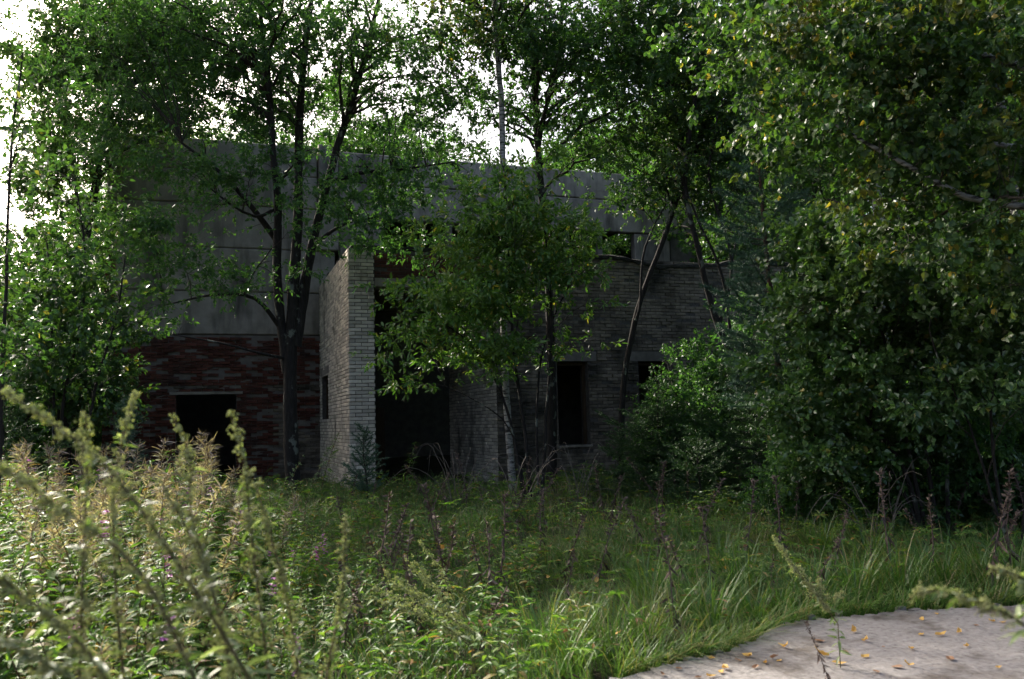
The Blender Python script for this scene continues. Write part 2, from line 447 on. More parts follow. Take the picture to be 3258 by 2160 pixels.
# pillar front: stretchers with a half-brick stagger, each brick on its own
front = bed('pillar_front', lambda m: m.box((AX0 + .03, YA + G, -.3), (AX1 - G, YA + .028, AZ - .04)))
rows = layout(AX0 - .012, AX1, -.1, AZ - .02, [])
place_bricks(rows, (0, YA, 0), (1, 0, 0), (0, -1, 0), front, lambda u, z: z > .2, WB)
side = bed('side_wall', lambda m: wall_core(m, 0, AX0 + G, .49, YA + .03, YM, -.3, AZ - .03, [SIDE_WIN]))
rows = layout(YA + .04, YM, -.1, AZ - .02, [SIDE_WIN], phase=1)
place_bricks([(-u, z, L) for (u, z, L) in rows], (AX0, 0, 0), (0, -1, 0), (-1, 0, 0), side, lambda u, z: False, WB)
lint = [(w0 - .22, w1 + .22, 2.88, 3.10) for (w0, w1, a, b) in wins]
fr = bed('front_wall', lambda m: wall_core(m, 1, YA + G, .45, AX2 + .03, AXE, -.3, AZ - .03, wins))
rows = layout(AX2 - .012, AXE, -.1, AZ - .02, wins + lint)
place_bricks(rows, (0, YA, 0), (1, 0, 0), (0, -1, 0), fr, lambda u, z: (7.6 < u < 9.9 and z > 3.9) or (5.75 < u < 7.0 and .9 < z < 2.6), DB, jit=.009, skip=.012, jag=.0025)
inner = bed('gateway_wall', lambda m: wall_core(m, 0, AX2 + G, .40, YA + .47, 21.1, -.3, AZ - .05, []))
rows = layout(YA + .04, 21.1, -.1, AZ - .06, [])
place_bricks([(-u, z, L) for (u, z, L) in rows], (AX2, 0, 0), (0, -1, 0), (-1, 0, 0), inner, lambda u, z: False, WB)
hd = bed('gateway_header', lambda m: wall_core(m, 1, YA + .055, .4, AX1 - .02, AX2 - .01, 4.62, AZ - .04, []))
rows = layout(AX1 + .01, AX2 - .01, 4.62, AZ - .05, [])
place_bricks(rows, (0, YA + .05, 0), (1, 0, 0), (0, -1, 0), hd, lambda u, z: u < 4.6, RB, jit=.012, skip=.04, jag=.003)
bed('inner_wall', lambda m: (m.box((AX2 + .44, 20.7, -.3), (AXE, 21.1, AZ - .06)), m.box((AXE - .4, YA + .5, -.3), (AXE - .01, YM, AZ - .07))), mat='core')
for (w0, w1, a, b) in wins:
    mb = MB(); mb.box((w0 - .21, YA - .012, 2.885), (w1 + .21, YA + .40, 3.095)); sub('lintel', mb, M['core'], annex, A0)
mb = MB(); mb.box((AX1 + .01, YA + .02, 4.44), (AX2 - .01, YA + .44, 4.615)); sub('lintel', mb, M['concrete'], annex, A0)
mb = MB(); mb.box((AX0 - .018, SIDE_WIN[0] - .2, 2.853), (AX0 + .4, SIDE_WIN[1] + .2, 3.03)); sub('lintel', mb, M['concrete'], annex, A0)
# remains of a timber frame in the side window
mb = MB()
mb.box((AX0 + .10, SIDE_WIN[0] + .01, 1.76), (AX0 + .17, SIDE_WIN[0] + .09, 2.84)); mb.box((AX0 + .10, SIDE_WIN[1] - .09, 1.76), (AX0 + .17, SIDE_WIN[1] - .01, 2.84))
mb.box((AX0 + .10, SIDE_WIN[0] + .09, 2.76), (AX0 + .17, SIDE_WIN[1] - .09, 2.84))
sub('window_frame', mb, M['board'], annex, A0)
for (w0, w1, a, b_) in wins:
    mb = MB(); mb.box((w0 + .004, YA + .16, 1.06), (w0 + .07, YA + .23, 2.87)); mb.box((w1 - .07, YA + .16, 1.06), (w1 - .004, YA + .23, 2.87)); mb.box((w0 + .07, YA + .16, 2.80), (w1 - .07, YA + .23, 2.87))
    sub('window_frame', mb, M['board'], annex, A0)
    mb = MB(); mb.box((w0 - .04, YA - .03, 1.0), (w1 + .04, YA + .3, 1.048)); sub('window_sill', mb, M['concrete'], annex, A0)
# sagging roofing felt along the front, torn edge
def felt_edge(x0, x1, z, name):
    n = int((x1 - x0) / .12)
    xs = np.linspace(x0, x1, n)
    sag = .05 * np.sin(xs * 1.1) + .03 * np.sin(xs * 3.7 + 1) - .10 * np.exp(-((xs - 10.2) / .8) ** 2)
    A = Acc()
    prof = [(-.035, -.06), (-.05, -.01), (-.035, .015), (.0, .03), (.5, .05), (4.9, .03)]
    V = np.array([[(x, YA + a + rng.normal(0, .012), z + b + (s + rng.normal(0, .008)) * (1 if a < .6 else 0)) for a, b in prof] for x, s in zip(xs, sag)])
    k = len(prof); i = np.arange(n * k).reshape(n, k)
    A.add(V, np.stack([i[:-1, :-1], i[1:, :-1], i[1:, 1:], i[:-1, 1:]], -1).reshape(-1, 4))
    V2 = V.copy(); V2[:, :, 2] -= .035; V2[:, 0, 2] += .02
    A.add(V2, np.stack([i[:-1, :-1], i[:-1, 1:], i[1:, 1:], i[1:, :-1]], -1).reshape(-1, 4))
    o = link(name, A.mesh(name, M['felt']), annex); o.location = [-v for v in A0]
felt_edge(AX2 - .1, AXE + .1, AZ, 'roof')
mb = MB(); mb.box((AX1 - .05, YA + .1, AZ - .01), (AX2 - .12, YM, AZ + .06)); sub('roof', mb, M['felt'], annex, A0)
mb = MB()
for k in range(14):                               # crumbling brick cap on the side wall
    y = YA + .05 + k * .355 + rng.normal(0, .03); hh = max(.015, rng.normal(.05, .03))
    mb.box((AX0 + .03 + rng.random() * .05, y, AZ - .028), (AX0 + .45, y + .32, AZ + hh))
sub('wall_cap', mb, M['felt'], annex, A0)
# the gateway opens into the dark hall; a rotten board stands inside
p0 = on_plane(1196, 1296, 1, 20.6); p1 = on_plane(1223, 1296, 1, 20.6)
bd = thing('rotten_board', (p0[0], 20.6, 0), 'brown rotten board standing in the dark gateway beside the brick pillar', 'board')
mb = MB(); mb.box((-.6, 0, .0), (p1[0] - p0[0], .04, p0[2])); mb.build('plank', M['board'], bd)

# ---- main hall
hall = thing('concrete_hall', (-2.498, YM, 0), 'tall grey concrete panel hall on a crumbling red brick base, half hidden by trees', 'building')
H0 = (-2.498, YM, 0)
ZB, ZT = 3.931, 8.908
d0 = on_plane(560, 1256, 1, YM); d1 = on_plane(752, 1256, 1, YM)
DOOR = (float(d0[0]), float(d1[0]), -.3, float(d0[2]))
rw = bed('brick_base', lambda m: wall_core(m, 1, YM + .012, .4, -2.498, AX0 + 1.4, -.3, ZB - .01, [DOOR]), hall, H0, 'core')
def is_white(u, z): return (u > 1.5 and z < 1.75 + .4 * math.sin(u * 5)) or (u > 1.3 and abs(z - (DOOR[3] + .10)) < .05) or (-.9 < u < .0 and abs(z - (DOOR[3] + .12)) < .04)
rows = layout(-2.498, AX0 + .4, -.1, ZB - .01, [DOOR, (DOOR[0] - .15, DOOR[1] + .15, DOOR[3], DOOR[3] + .07)])
red = [r for r in rows if not is_white(r[0], r[1])]; wht = [r for r in rows if is_white(r[0], r[1])]
place_bricks(red, (0, YM, 0), (1, 0, 0), (0, -1, 0), rw, lambda u, z: -1.0 < u < 1.6 and 1.7 < z < 4.1, (M['brick_red'], M['brick_red_mass']), jit=.022, skip=.07, jag=.006)
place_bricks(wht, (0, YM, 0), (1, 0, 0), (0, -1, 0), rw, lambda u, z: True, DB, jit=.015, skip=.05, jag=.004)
mb = MB(); mb.box((DOOR[0] - .15, YM - .015, DOOR[3] + .003), (DOOR[1] + .15, YM + .4, DOOR[3] + .067)); sub('lintel', mb, M['concrete'], hall, H0)
def panel(x0, x1, z0, z1, y=YM - .02, d=.26):
    """precast panel: chamfered face, slightly uneven"""
    b = .025; g = .008
    x0 += g; x1 -= g; z0 += g; z1 -= g
    yo = y + rng.normal(0, .006)
    V = [(x0, yo + d, z0), (x1, yo + d, z0), (x1, yo + d, z1), (x0, yo + d, z1), (x0, yo + b, z0), (x1, yo + b, z0), (x1, yo + b, z1), (x0, yo + b, z1),
         (x0 + b, yo, z0 + b), (x1 - b, yo, z0 + b), (x1 - b, yo, z1 - b), (x0 + b, yo, z1 - b)]
    F = [(8, 9, 10, 11), (4, 5, 9, 8), (5, 6, 10, 9), (6, 7, 11, 10), (7, 4, 8, 11), (0, 1, 5, 4), (1, 2, 6, 5), (2, 3, 7, 6), (3, 0, 4, 7), (3, 2, 1, 0)]
    o = link('panel', mesh('panel', np.array(V), np.array(F), M['concrete']), hall); o.location = [-v for v in H0]
zl = [ZB, 5.022, 6.133, 7.242, 8.093, ZT]
for i, (a, b) in enumerate(zip(zl[:-1], zl[1:])):
    panel(-2.498 if i not in (0, 1) else -2.266, 2.516 if i > 1 else 2.96, a, b)
rows = layout(-2.5180000000000002, -2.276, ZB + .02, 6.114, [])
place_bricks(rows, (0, YM + .01, 0), (1, 0, 0), (0, -1, 0), rw, lambda u, z: False, (M['brick_red'], M['brick_red_mass']), jit=.01, skip=.05, jag=.004)
panel(2.534, 3.052, 6.151, ZT + .08, YM - .12, .36)                # pilaster
panel(3.071, 4.255, 4.6, 7.057)
for (a, b) in ((3.071, 8.603), (8.603, 14.152)):
    panel(a, b, 7.076, 8.029); panel(a, b, 8.038, 8.861)
panel(11.747, 12.95, 4.6, 7.057)
for x in (6.0, 7.8, 9.5, 10.55):
    mb = MB(); mb.box((x, YM + .02, 4.7), (x + .16, YM + .22, 7.057)); sub('mullion', mb, M['core'], hall, H0)
mb = MB(); mb.box((4.273, YM + .03, 4.6), (11.729, YM + .24, 5.4)); sub('sill', mb, M['concrete'], hall, H0)
bw = [(x, x + .9, 5.7, 6.9) for x in np.arange(8.0, 22.0, 1.35)]       # shell behind, seen through the openings
bed('back_wall', lambda m: wall_core(m, 1, 33.0, .35, -2.4, 23.0, -.3, 8.4, bw), hall, H0, 'core')
bed('end_wall', lambda m: m.box((-2.48, YM + .45, -.3), (-2.15, 32.98, 8.3)), hall, H0, 'core')
bed('end_wall', lambda m: m.box((13.85, YM + .3, -.3), (14.12, 26.0, 8.4)), hall, H0, 'core')
bed('corner_wall', lambda m: m.box((13.0, YM + .06, -.3), (14.1, YM + .28, 7.057)), hall, H0, 'core')
mb = MB(); mb.box((-2.4, YM + .26, 8.45), (14.1, 33.3, 8.7)); sub('roof', mb, M['felt'], hall, H0)

# ------------------------------------------------------------------ vegetation tools
def resample(pts, step):
    P = np.asarray(pts, float)
    if len(P) == 2: P = np.vstack([P[0], (P[0] + P[1]) / 2, P[1]])
    Q = np.vstack([2 * P[0] - P[1], P, 2 * P[-1] - P[-2]])
    out = []
    for i in range(1, len(Q) - 2):
        n = max(2, int(np.linalg.norm(Q[i + 1] - Q[i]) / step))
        t = np.linspace(0, 1, n, endpoint=False)[:, None]
        a, b, c, d = Q[i - 1], Q[i], Q[i + 1], Q[i + 2]
        out.append(.5 * (2 * b + (c - a) * t + (2 * a - 5 * b + 4 * c - d) * t ** 2 + (3 * b - a - 3 * c + d) * t ** 3))
    return np.vstack(out + [P[-1:]])
def sample_blobs(blobs, n, bias=.42):
    vol = np.array([b[1][0] * b[1][1] * b[1][2] * b[2] for b in blobs]) ** .85
    k = rng.choice(len(blobs), n, p=vol / vol.sum())
    d = rng.normal(0, .49, (n, 3)); d *= np.minimum(1, 1.45 / np.maximum(np.linalg.norm(d, axis=1, keepdims=True), 1e-6))
    C = np.array([b[0] for b in blobs]); Rr = np.array([b[1] for b in blobs])
    return C[k] + d * Rr[k]
def nearest(T, P, zpen=.7, slope=.25):
    out = np.empty(len(T), int)
    for i in range(0, len(T), 400):
        t = T[i:i + 400]
        d = t[:, None] - P[None]
        hd = np.hypot(d[..., 0], d[..., 1])
        c = np.linalg.norm(d, axis=-1) + zpen * np.maximum(0, slope * hd - d[..., 2])
        out[i:i + 400] = c.argmin(1)
    return out
def branches(T, P, PR, n, bend, jit, rmax, taper, maxlen=None, zpen=.7, slope=.25):
    k = nearest(T, P, zpen, slope)
    p0 = P[k]; v = T - p0; L = np.linalg.norm(v, axis=1)
    if maxlen:
        f = np.minimum(1, maxlen * (.6 + .6 * rng.random(len(T))) / np.maximum(L, 1e-6)); v = v * f[:, None]; L = L * f
    t = np.linspace(0, 1, n)[None, :, None]
    B = p0[:, None] + v[:, None] * t
    B[..., 2] += (bend * L)[:, None] * (4 * t[..., 0] * (1 - t[..., 0])) * .5
    nz = rng.normal(0, 1, B.shape) * (jit * L)[:, None, None]; nz[:, 0] = 0
    B = B + np.cumsum(nz, 1) * .5
    r0 = np.minimum(PR[k] * .62, rmax * (.35 + .65 * L / max(L.max(), 1e-6)))
    Rr = r0[:, None] * (1 - (1 - taper) * t[..., 0])
    return B, Rr, L
def make_leaves(B, per, Lf, Wf, start=.25, droop=.25, spread=1.0, updir=.75, shape=0, curl=.12):
    nb, n, _ = B.shape
    t = start + (1.02 - start) * rng.random((nb, per))
    x = np.clip(t, 0, .999) * (n - 1); i = x.astype(int); fr = (x - i)[..., None]
    r = np.arange(nb)[:, None]
    b = B[r, i] * (1 - fr) + B[r, np.minimum(i + 1, n - 1)] * fr
    tw = norm(B[:, -1] - B[:, 0])[:, None]
    d = norm(tw * .7 + rng.normal(0, spread * .62, (nb, per, 3)) + np.array([0, 0, -droop]))
    nn = norm(rng.normal(0, 1 - updir * .6, (nb, per, 3)) + np.array([0, 0, updir]))
    Ls = Lf * (.45 + .75 * rng.random((nb, per)))
    b = b + d * (Ls * .22)[..., None]
    m = nb * per
    return leaves(b.reshape(m, 3), d.reshape(m, 3), nn.reshape(m, 3), Ls.ravel(), Ls.ravel() * (Wf / Lf) * (.8 + .4 * rng.random(m)), shape, curl)
def tree(name, label, cat, stems, blobs, n1, n2, n3, per, leaf, lmat, bark='bark', group=None, limbs=(), twig=.55, droop=.25, bend=.22, shape=0,
         trunkname='trunk', tr_sides=9, updir=.75, twigmat='twig', slope=.25, rl=.05, spread=1.0, flat=.6, even=.75):
    base = np.array(stems[0][0][0], float)
    root = thing(name, base, label, cat, group)
    PP, PR = [], []
    for (pts, r0, r1) in stems:
        c = resample(pts, .22); s = np.linspace(0, 1, len(c))
        rad = r0 * (1 - s) + r1 * s
        flare = 1 + .5 * np.exp(-np.maximum(c[:, 2] - base[2], 0) / .18) if np.allclose(pts[0], stems[0][0][0]) else np.ones(len(c))
        c = c + np.cumsum(rng.normal(0, .006, c.shape), 0) * (s > .05)[:, None]
        V, F = tubes(c[None], (rad * flare * (1 + rng.normal(0, .04, len(c))))[None], tr_sides)
        link(trunkname, mesh(trunkname, V - base, F, M[bark], True), root)
        PP.append(c); PR.append(rad)
    acc = Acc()
    for (pts, r0, r1) in limbs:
        c = resample(pts, .2); s = np.linspace(0, 1, len(c)); rad = r0 * (1 - s) + r1 * s
        V, F = tubes(c[None], rad[None], 7); link('limb', mesh('limb', V - base, F, M[bark], True), root)
        PP.append(c); PR.append(rad)
    P0 = np.vstack(PP); R0 = np.concatenate(PR)
    if n1:
        B, Rr, _ = branches(sample_blobs(blobs, n1, .35), P0, R0, 9, bend, .035, rl, .25, slope=slope * 2)
        V, F = tubes(B, Rr, 5); acc.add(V, F)
        P0 = np.vstack([P0, B[:, 2:].reshape(-1, 3)]); R0 = np.concatenate([R0, Rr[:, 2:].ravel()])
    B, Rr, _ = branches(sample_blobs(blobs, n2), P0, R0, 6, bend, .05, rl * .35, .35, maxlen=1.9, slope=slope)
    V, F = tubes(B, Rr, 4); acc.add(V, F)
    P1 = np.vstack([P0[::3], B[:, 1:].reshape(-1, 3)]); R1 = np.concatenate([R0[::3], Rr[:, 1:].ravel()])
    E = B[:, -1]; wt = rng.gamma(even, 1.0, len(E)); k = rng.choice(len(E), n3, p=wt / wt.sum()); cs = twig * .62
    T3 = E[k] + rng.normal(0, 1, (n3, 3)) * np.array([cs, cs, cs * flat])
    B, Rr, _ = branches(T3, P1, R1, 4, -droop * .3, .06, .006, .5, maxlen=twig, zpen=.1, slope=0)
    V, F = tubes(B, Rr, 3); acc.add(V, F)
    link('branches', mesh('branches', np.concatenate(acc.V) - base, np.concatenate(acc.F4), M[twigmat], True), root)
    V, F = make_leaves(B, per, leaf[0], leaf[1], droop=droop, shape=shape, updir=updir, spread=spread)
    link('crown', mesh('crown', V - base, F, M[lmat]), root)
    return root
def bl(x, y, zc, rx, ry, rd=None, wgt=1.0):                         # blob from the 2365-wide view
    k = 1.37759 * zc / FPX
    return (D(x, y, zc), np.array([rx * k, rd if rd else (rx + ry) * .5 * k, ry * k]), wgt)
def DS(pts, zc):                                                     # stem polyline, optional depth drift per point
    return [D(p[0], p[1], zc + (p[2] if len(p) > 2 else 0)) for p in pts]
def DG(x, zc):                                                       # foot on the ground under column x
    return col_at(x * 1.37759, zc) - np.array([0, 0, .08])

def needles(b, d, L, Wn):
    s = norm(np.cross(d, rng.normal(size=d.shape)))
    V = np.stack([b - s * Wn * .5, b + s * Wn * .5, b + d * L[:, None]], 1)
    i = np.arange(len(b))[:, None] * 3
    return V.reshape(-1, 3), i + np.array([0, 1, 2])
def spruce(name, label, base, H, Wd, lean=(0, 0), dens=1.0, mat='needle_spruce', bark='bark', group=None, upangle=.25, start=.06, nl=.046, pine=False):
    root = thing(name, base, label, 'tree', group)
    n = 14; t = np.linspace(0, 1, n)
    c = np.stack([lean[0] * t + .02 * np.sin(t * 7), lean[1] * t, H * t], 1)
    V, F = tubes(c[None], (.011 * H * (1 - t) + .004)[None], 7)
    link('trunk', mesh('trunk', V, F, M[bark], True), root)
    acc = Acc(); nb_, nd_, nL = [], [], []
    tiers = int(H / (.22 if not pine else .30))
    TW = []
    for k in range(tiers):
        f = start + (.985 - start) * (k + .5) / tiers
        r = Wd * (1 - f) ** .8 * (.75 + .4 * rng.random()) + .05
        m = 5 if f < .85 else 4
        a0 = rng.random() * 7
        for j in range(int(m * (1.4 if not pine else 1.0)) ):
            a = a0 + j * 6.283 / (m * 1.4 if not pine else m) + rng.normal(0, .25)
            rr = r * (.65 + .5 * rng.random())
            z = H * f + rng.normal(0, .05)
            q = np.linspace(0, 1, 6)
            up = upangle + .5 * f
            B = np.stack([lean[0] * f + math.cos(a) * rr * q, lean[1] * f + math.sin(a) * rr * q, z + rr * (up * q - .35 * (1 - f) * q * (1 - q) * 2)], 1)
            TW.append((B, .004 + .008 * rr))
            ns = max(2, int(rr / (.075 if not pine else .16) * dens))
            for s in range(ns):
                u = .15 + .85 * (s + rng.random()) / ns
                p = np.array([np.interp(u, q, B[:, i]) for i in range(3)])
                side = (-1) ** s; ang = a + side * (.75 + rng.normal(0, .2))
                l = rr * (1 - u * .75) * .45 + .07
                e = p + np.array([math.cos(ang) * l, math.sin(ang) * l, l * (up * .5 + rng.normal(0, .15))])
                TW.append((p + (e - p) * q[:, None], .003))
    for i in range(len(TW)):
        B, r = TW[i]
        L = np.linalg.norm(B[-1] - B[0])
        m = max(8, int(L / (.0036 if not pine else .0022) * dens))
        u = rng.random(m) ** .8 if not pine else .35 + .65 * rng.random(m)
        p = np.stack([np.interp(u, np.linspace(0, 1, 6), B[:, k]) for k in range(3)], 1)
        ax = norm((B[-1] - B[0])[None])
        d = norm(ax * (.75 if not pine else .6) + rng.normal(0, .6, (m, 3)))
        nb_.append(p); nd_.append(d); nL.append(nl * (.7 + .5 * rng.random(m)))
    V, F = tubes(np.array([b for b, _ in TW]), np.array([np.linspace(r, r * .4, 6) for _, r in TW]), 3)
    link('branches', mesh('branches', V, F, M['twig'], True), root)
    V, F = needles(np.concatenate(nb_), np.concatenate(nd_), np.concatenate(nL), .010 if not pine else .007)
    link('crown', mesh('crown', V, F, M[mat]), root)
    return root

# ------------------------------------------------------------------ trees
# big many-stemmed tree left of the pillar
Z = 16.4
b0 = DG(678, Z)
tree('alder_tree', 'big dark lichen-spotted tree with several trunks, left of the brick pillar', 'tree',
     [([b0] + DS([(672, 900), (676, 720), (688, 500, .2), (690, 300, .3), (700, 150, .3), (718, -10, .3), (730, -120, .3)], Z), .15, .045),
      (DS([(664, 860), (640, 660, -.1), (640, 460, -.3), (626, 300, -.4), (614, 150, -.4), (596, 10, -.4), (580, -100, -.4)], Z), .10, .035),
      (DS([(684, 800), (706, 640, .1), (738, 480, .3), (788, 300, .4), (826, 170, .5), (860, 40, .5), (890, -90, .5)], Z), .11, .035)],
     [bl(480, 110, Z, 330, 150, 2.4), bl(300, 250, Z, 190, 110, 1.8, .8), bl(820, 110, Z, 230, 150, 2.2), bl(650, 60, Z, 200, 140, 2), bl(960, 230, Z, 130, 150, 1.4, 1.5), bl(560, 240, Z, 150, 70, 1.4, 1.2),
      bl(400, 370, Z - .8, 170, 60, 1.0, .8), bl(600, 410, Z - 1, 190, 90, 1.0, 1.4), bl(900, 420, Z - .6, 160, 80, 1.0, 1.8), bl(860, 530, Z - 1, 150, 60, .8, 1.5), bl(1020, 370, Z - .6, 110, 50, .8, 1.6),
      bl(340, 530, Z - 1.0, 130, 50, .8, 1.1), bl(430, 600, Z - 1.0, 190, 60, .8, 1.0), bl(560, 650, Z - 1, 120, 45, .6, .8), bl(330, 710, Z - 1.2, 130, 40, .7, .6), bl(700, 600, Z - 1, 70, 60, .5, .7)],
     120, 700, 6600, 13, (.094, .045), 'leaf_alder', limbs=[
      (DS([(644, 560), (575, 470, -.4), (505, 395, -.7), (420, 330, -1)], Z), .07, .02), (DS([(650, 760), (590, 690, -.5), (500, 680, -.9), (380, 705, -1.1)], Z), .05, .012),
      (DS([(668, 830), (600, 815, -.5), (500, 790, -.9), (380, 770, -1.2)], Z), .03, .01), (DS([(740, 430), (830, 400, -.3), (930, 390, -.5), (1040, 375, -.6)], Z), .05, .014),
      (DS([(730, 560), (800, 515, -.4), (880, 500, -.6)], Z), .045, .012), (DS([(640, 480), (590, 500, -.6), (530, 470, -.9), (480, 430, -1)], Z), .04, .012)], twig=.6, rl=.06)
# slim birch in the middle
Z = 15.6
tree('birch_tree', 'slim white-barked birch standing in front of the gateway', 'tree',
     [([DG(1183, Z)] + DS([(1172, 1000), (1160, 860), (1154, 650), (1150, 360), (1146, 200), (1139, 90), (1132, -60), (1128, -200)], Z), .068, .046)],
     [bl(1130, 60, Z, 130, 120, 1.2), bl(1230, -60, Z, 220, 120, 1.6), bl(1030, 10, Z, 120, 110, 1.2)], 26, 190, 1500, 12, (.075, .055), 'leaf_birch', 'bark_birch', droop=.5, rl=.03)
# dark-trunked tree right of it
Z = 16.3
tree('alder_tree', 'dark straight-trunked tree between the birch and the first annex window', 'tree',
     [([DG(1270, Z)] + DS([(1270, 1000), (1268, 800), (1262, 600), (1250, 450), (1240, 330), (1236, 240), (1226, 120), (1215, -40)], Z), .10, .045),
      (DS([(1242, 350), (1262, 250, .2), (1290, 130, .3), (1300, -30, .3)], Z), .05, .03)],
     [bl(1240, 130, Z, 170, 150, 2.0), bl(1400, 120, Z, 170, 150, 2.0), bl(1380, 300, Z, 150, 90, 1.5, .8), bl(1130, 270, Z, 90, 80, 1.2, .6), bl(1500, 40, Z, 150, 120, 1.6)],
     36, 340, 2400, 14, (.092, .05), 'leaf_alder', twig=.6)
# leafy bush in the middle
Z = 13.9
tree('cherry_bush', 'bright leafy bush-like tree spreading across the gateway', 'bush',
     [([DG(1222, Z)] + DS([(1205, 980), (1182, 820), (1172, 650), (1165, 480), (1160, 400)], Z), .035, .012),
      ([DG(1245, Z)] + DS([(1262, 960), (1275, 760), (1262, 560), (1240, 430)], Z), .032, .012),
      ([DG(1212, Z)] + DS([(1175, 960), (1120, 840), (1050, 770), (960, 730, -.3)], Z), .028, .010),
      ([DG(1236, Z)] + DS([(1240, 900), (1265, 760), (1320, 640)], Z), .026, .010),
      ([DG(1216, Z)] + DS([(1180, 1000), (1110, 930), (1030, 890)], Z), .018, .008)],
     [bl(1165, 420, Z, 100, 75, .9, 1.3), bl(1170, 540, Z, 175, 90, 1.1), bl(1200, 620, Z, 160, 80, 1.0), bl(1090, 680, Z, 180, 60, .9), bl(1010, 740, Z - .3, 140, 75, .9), bl(1060, 800, Z - .2, 160, 55, .8),
      bl(1320, 600, Z, 70, 80, .7), bl(1350, 690, Z, 50, 40, .5, .6), bl(985, 905, Z - .2, 70, 30, .4, .9), bl(1200, 790, Z, 170, 70, .8, .45), bl(940, 650, Z - .2, 60, 40, .4)],
     44, 320, 2200, 12, (.11, .041), 'leaf_cherry', shape=1, trunkname='stem', twig=.42, rl=.02, droop=.1, slope=.5, updir=.8, spread=.85, flat=.38, even=1.6)
# leaning trees in front of the annex wall
Z = 16.0
tree('willow_tree', 'dark leaning tree crossing the pale annex wall', 'tree',
     [([DG(1425, Z)] + DS([(1440, 900), (1468, 745), (1492, 660), (1530, 560), (1560, 470), (1584, 390), (1570, 290), (1545, 210), (1520, 100), (1500, -40)], Z), .062, .03),
      (DS([(1468, 740), (1478, 690), (1484, 600), (1512, 520), (1540, 470)], Z - .1), .03, .012),
      (DS([(1584, 390), (1625, 300, .2), (1660, 180, .3), (1690, 30, .3)], Z), .06, .03)],
     [bl(1560, 120, Z, 170, 120, 1.8), bl(1680, 120, Z, 150, 130, 1.8), bl(1470, 260, Z, 120, 80, 1.4, .7), bl(1640, 300, Z, 120, 90, 1.5, .7), bl(1480, 440, Z, 110, 60, 1.0, 1.6), bl(1560, 30, Z, 200, 90, 1.6)],
     34, 320, 2000, 14, (.095, .05), 'leaf_left', limbs=[(DS([(1556, 480), (1530, 420, .3), (1490, 400, .5), (1430, 370, .6)], Z), .03, .01)], twig=.6)
Z = 17.6
tree('willow_tree', 'dark forked tree rising over the right end of the annex roof', 'tree',
     [([DG(1790, Z - 2.2)] + DS([(1770, 1000), (1720, 880), (1660, 760), (1625, 640), (1590, 500), (1580, 390), (1600, 260), (1620, 100), (1630, -40)], Z - 2.2), .07, .03),
      (DS([(1690, 810), (1670, 640), (1620, 520), (1560, 380)], Z - 2.2), .035, .015),
      (DS([(1660, 760), (1690, 600), (1640, 420), (1660, 260)], Z - 2.2), .035, .015)],
     [bl(1620, 420, Z - 1.5, 130, 110, 1.3, .7), bl(1700, 250, Z - 1.5, 140, 150, 1.5), bl(1580, 320, Z - 1.5, 110, 80, 1.2, .6), bl(1720, 480, Z - 1, 100, 90, 1, .6)],
     28, 260, 1800, 13, (.095, .05), 'leaf_left', twig=.5)
# right-hand birches
Z = 8.0
tree('birch_tree', 'overhanging birch with yellowing leaves and drooping twigs, upper right', 'tree',
     [([DG(2560, Z)] + DS([(2545, 900), (2530, 500), (2500, 200), (2470, -60), (2450, -300)], Z), .12, .07)],
     [bl(1760, 90, Z + .4, 130, 90, .8, .9), bl(1900, 160, Z, 190, 130, 1.0), bl(2090, 120, Z, 200, 150, 1.1), bl(2280, 150, Z, 190, 170, 1.2), bl(2080, 330, Z, 220, 110, 1.0, .8),
      bl(1810, 290, Z + .2, 110, 60, .6, .5), bl(2290, 360, Z, 150, 120, 1.0, .9), bl(2180, 500, Z, 190, 90, 1.0, .7), bl(2320, 640, Z + .3, 120, 110, .8, .7), bl(2000, -40, Z, 350, 90, 1.2)],
     40, 380, 2700, 11, (.070, .058), 'leaf_birch', 'bark_birch', limbs=[
      (DS([(2530, 520), (2365, 478, -.1), (2230, 455, -.1), (2110, 390, 0), (2000, 330, .2), (1900, 270, .4)], Z), .045, .012),
      (DS([(2500, 240), (2380, 160), (2240, 120), (2090, 70), (1930, 60, .2), (1790, 80, .4)], Z), .045, .010),
      (DS([(2520, 420), (2390, 345), (2280, 330), (2190, 260), (2120, 180)], Z), .04, .010),
      (DS([(2480, 60), (2350, -20), (2200, -60), (2000, -70)], Z), .04, .012)], droop=.75, bend=.05, twig=.5, rl=.02, slope=0, shape=1, updir=.45)
Z = 12.0
tree('birch_tree', 'birch whose pale trunk shows through the leaves at right', 'tree',
     [([DG(2045, Z)] + DS([(2042, 900), (2036, 560), (2026, 400), (2010, 200), (1996, 40), (1990, -150)], Z), .09, .055)],
     [bl(2000, 200, Z, 220, 180, 1.8), bl(2160, 420, Z, 170, 110, 1.3, .7), bl(2000, -40, Z, 260, 150, 1.8)],
     28, 220, 1600, 13, (.075, .06), 'leaf_birch', 'bark_birch', droop=.6, bend=.08, rl=.03)
Z = 12.5
tree('birch_tree', 'birch with a pale trunk at the upper right edge', 'tree',
     [([DG(2372, Z)] + DS([(2362, 800), (2345, 450), (2325, 290), (2280, 100), (2255, 0), (2230, -160)], Z), .085, .05)],
     [bl(2250, 250, Z, 190, 180, 1.8), bl(2330, 560, Z, 140, 150, 1.5, .7), bl(2280, -20, Z, 200, 150, 1.8)],
     28, 220, 1600, 13, (.075, .06), 'leaf_birch', 'bark_birch', droop=.6, bend=.08, rl=.03)
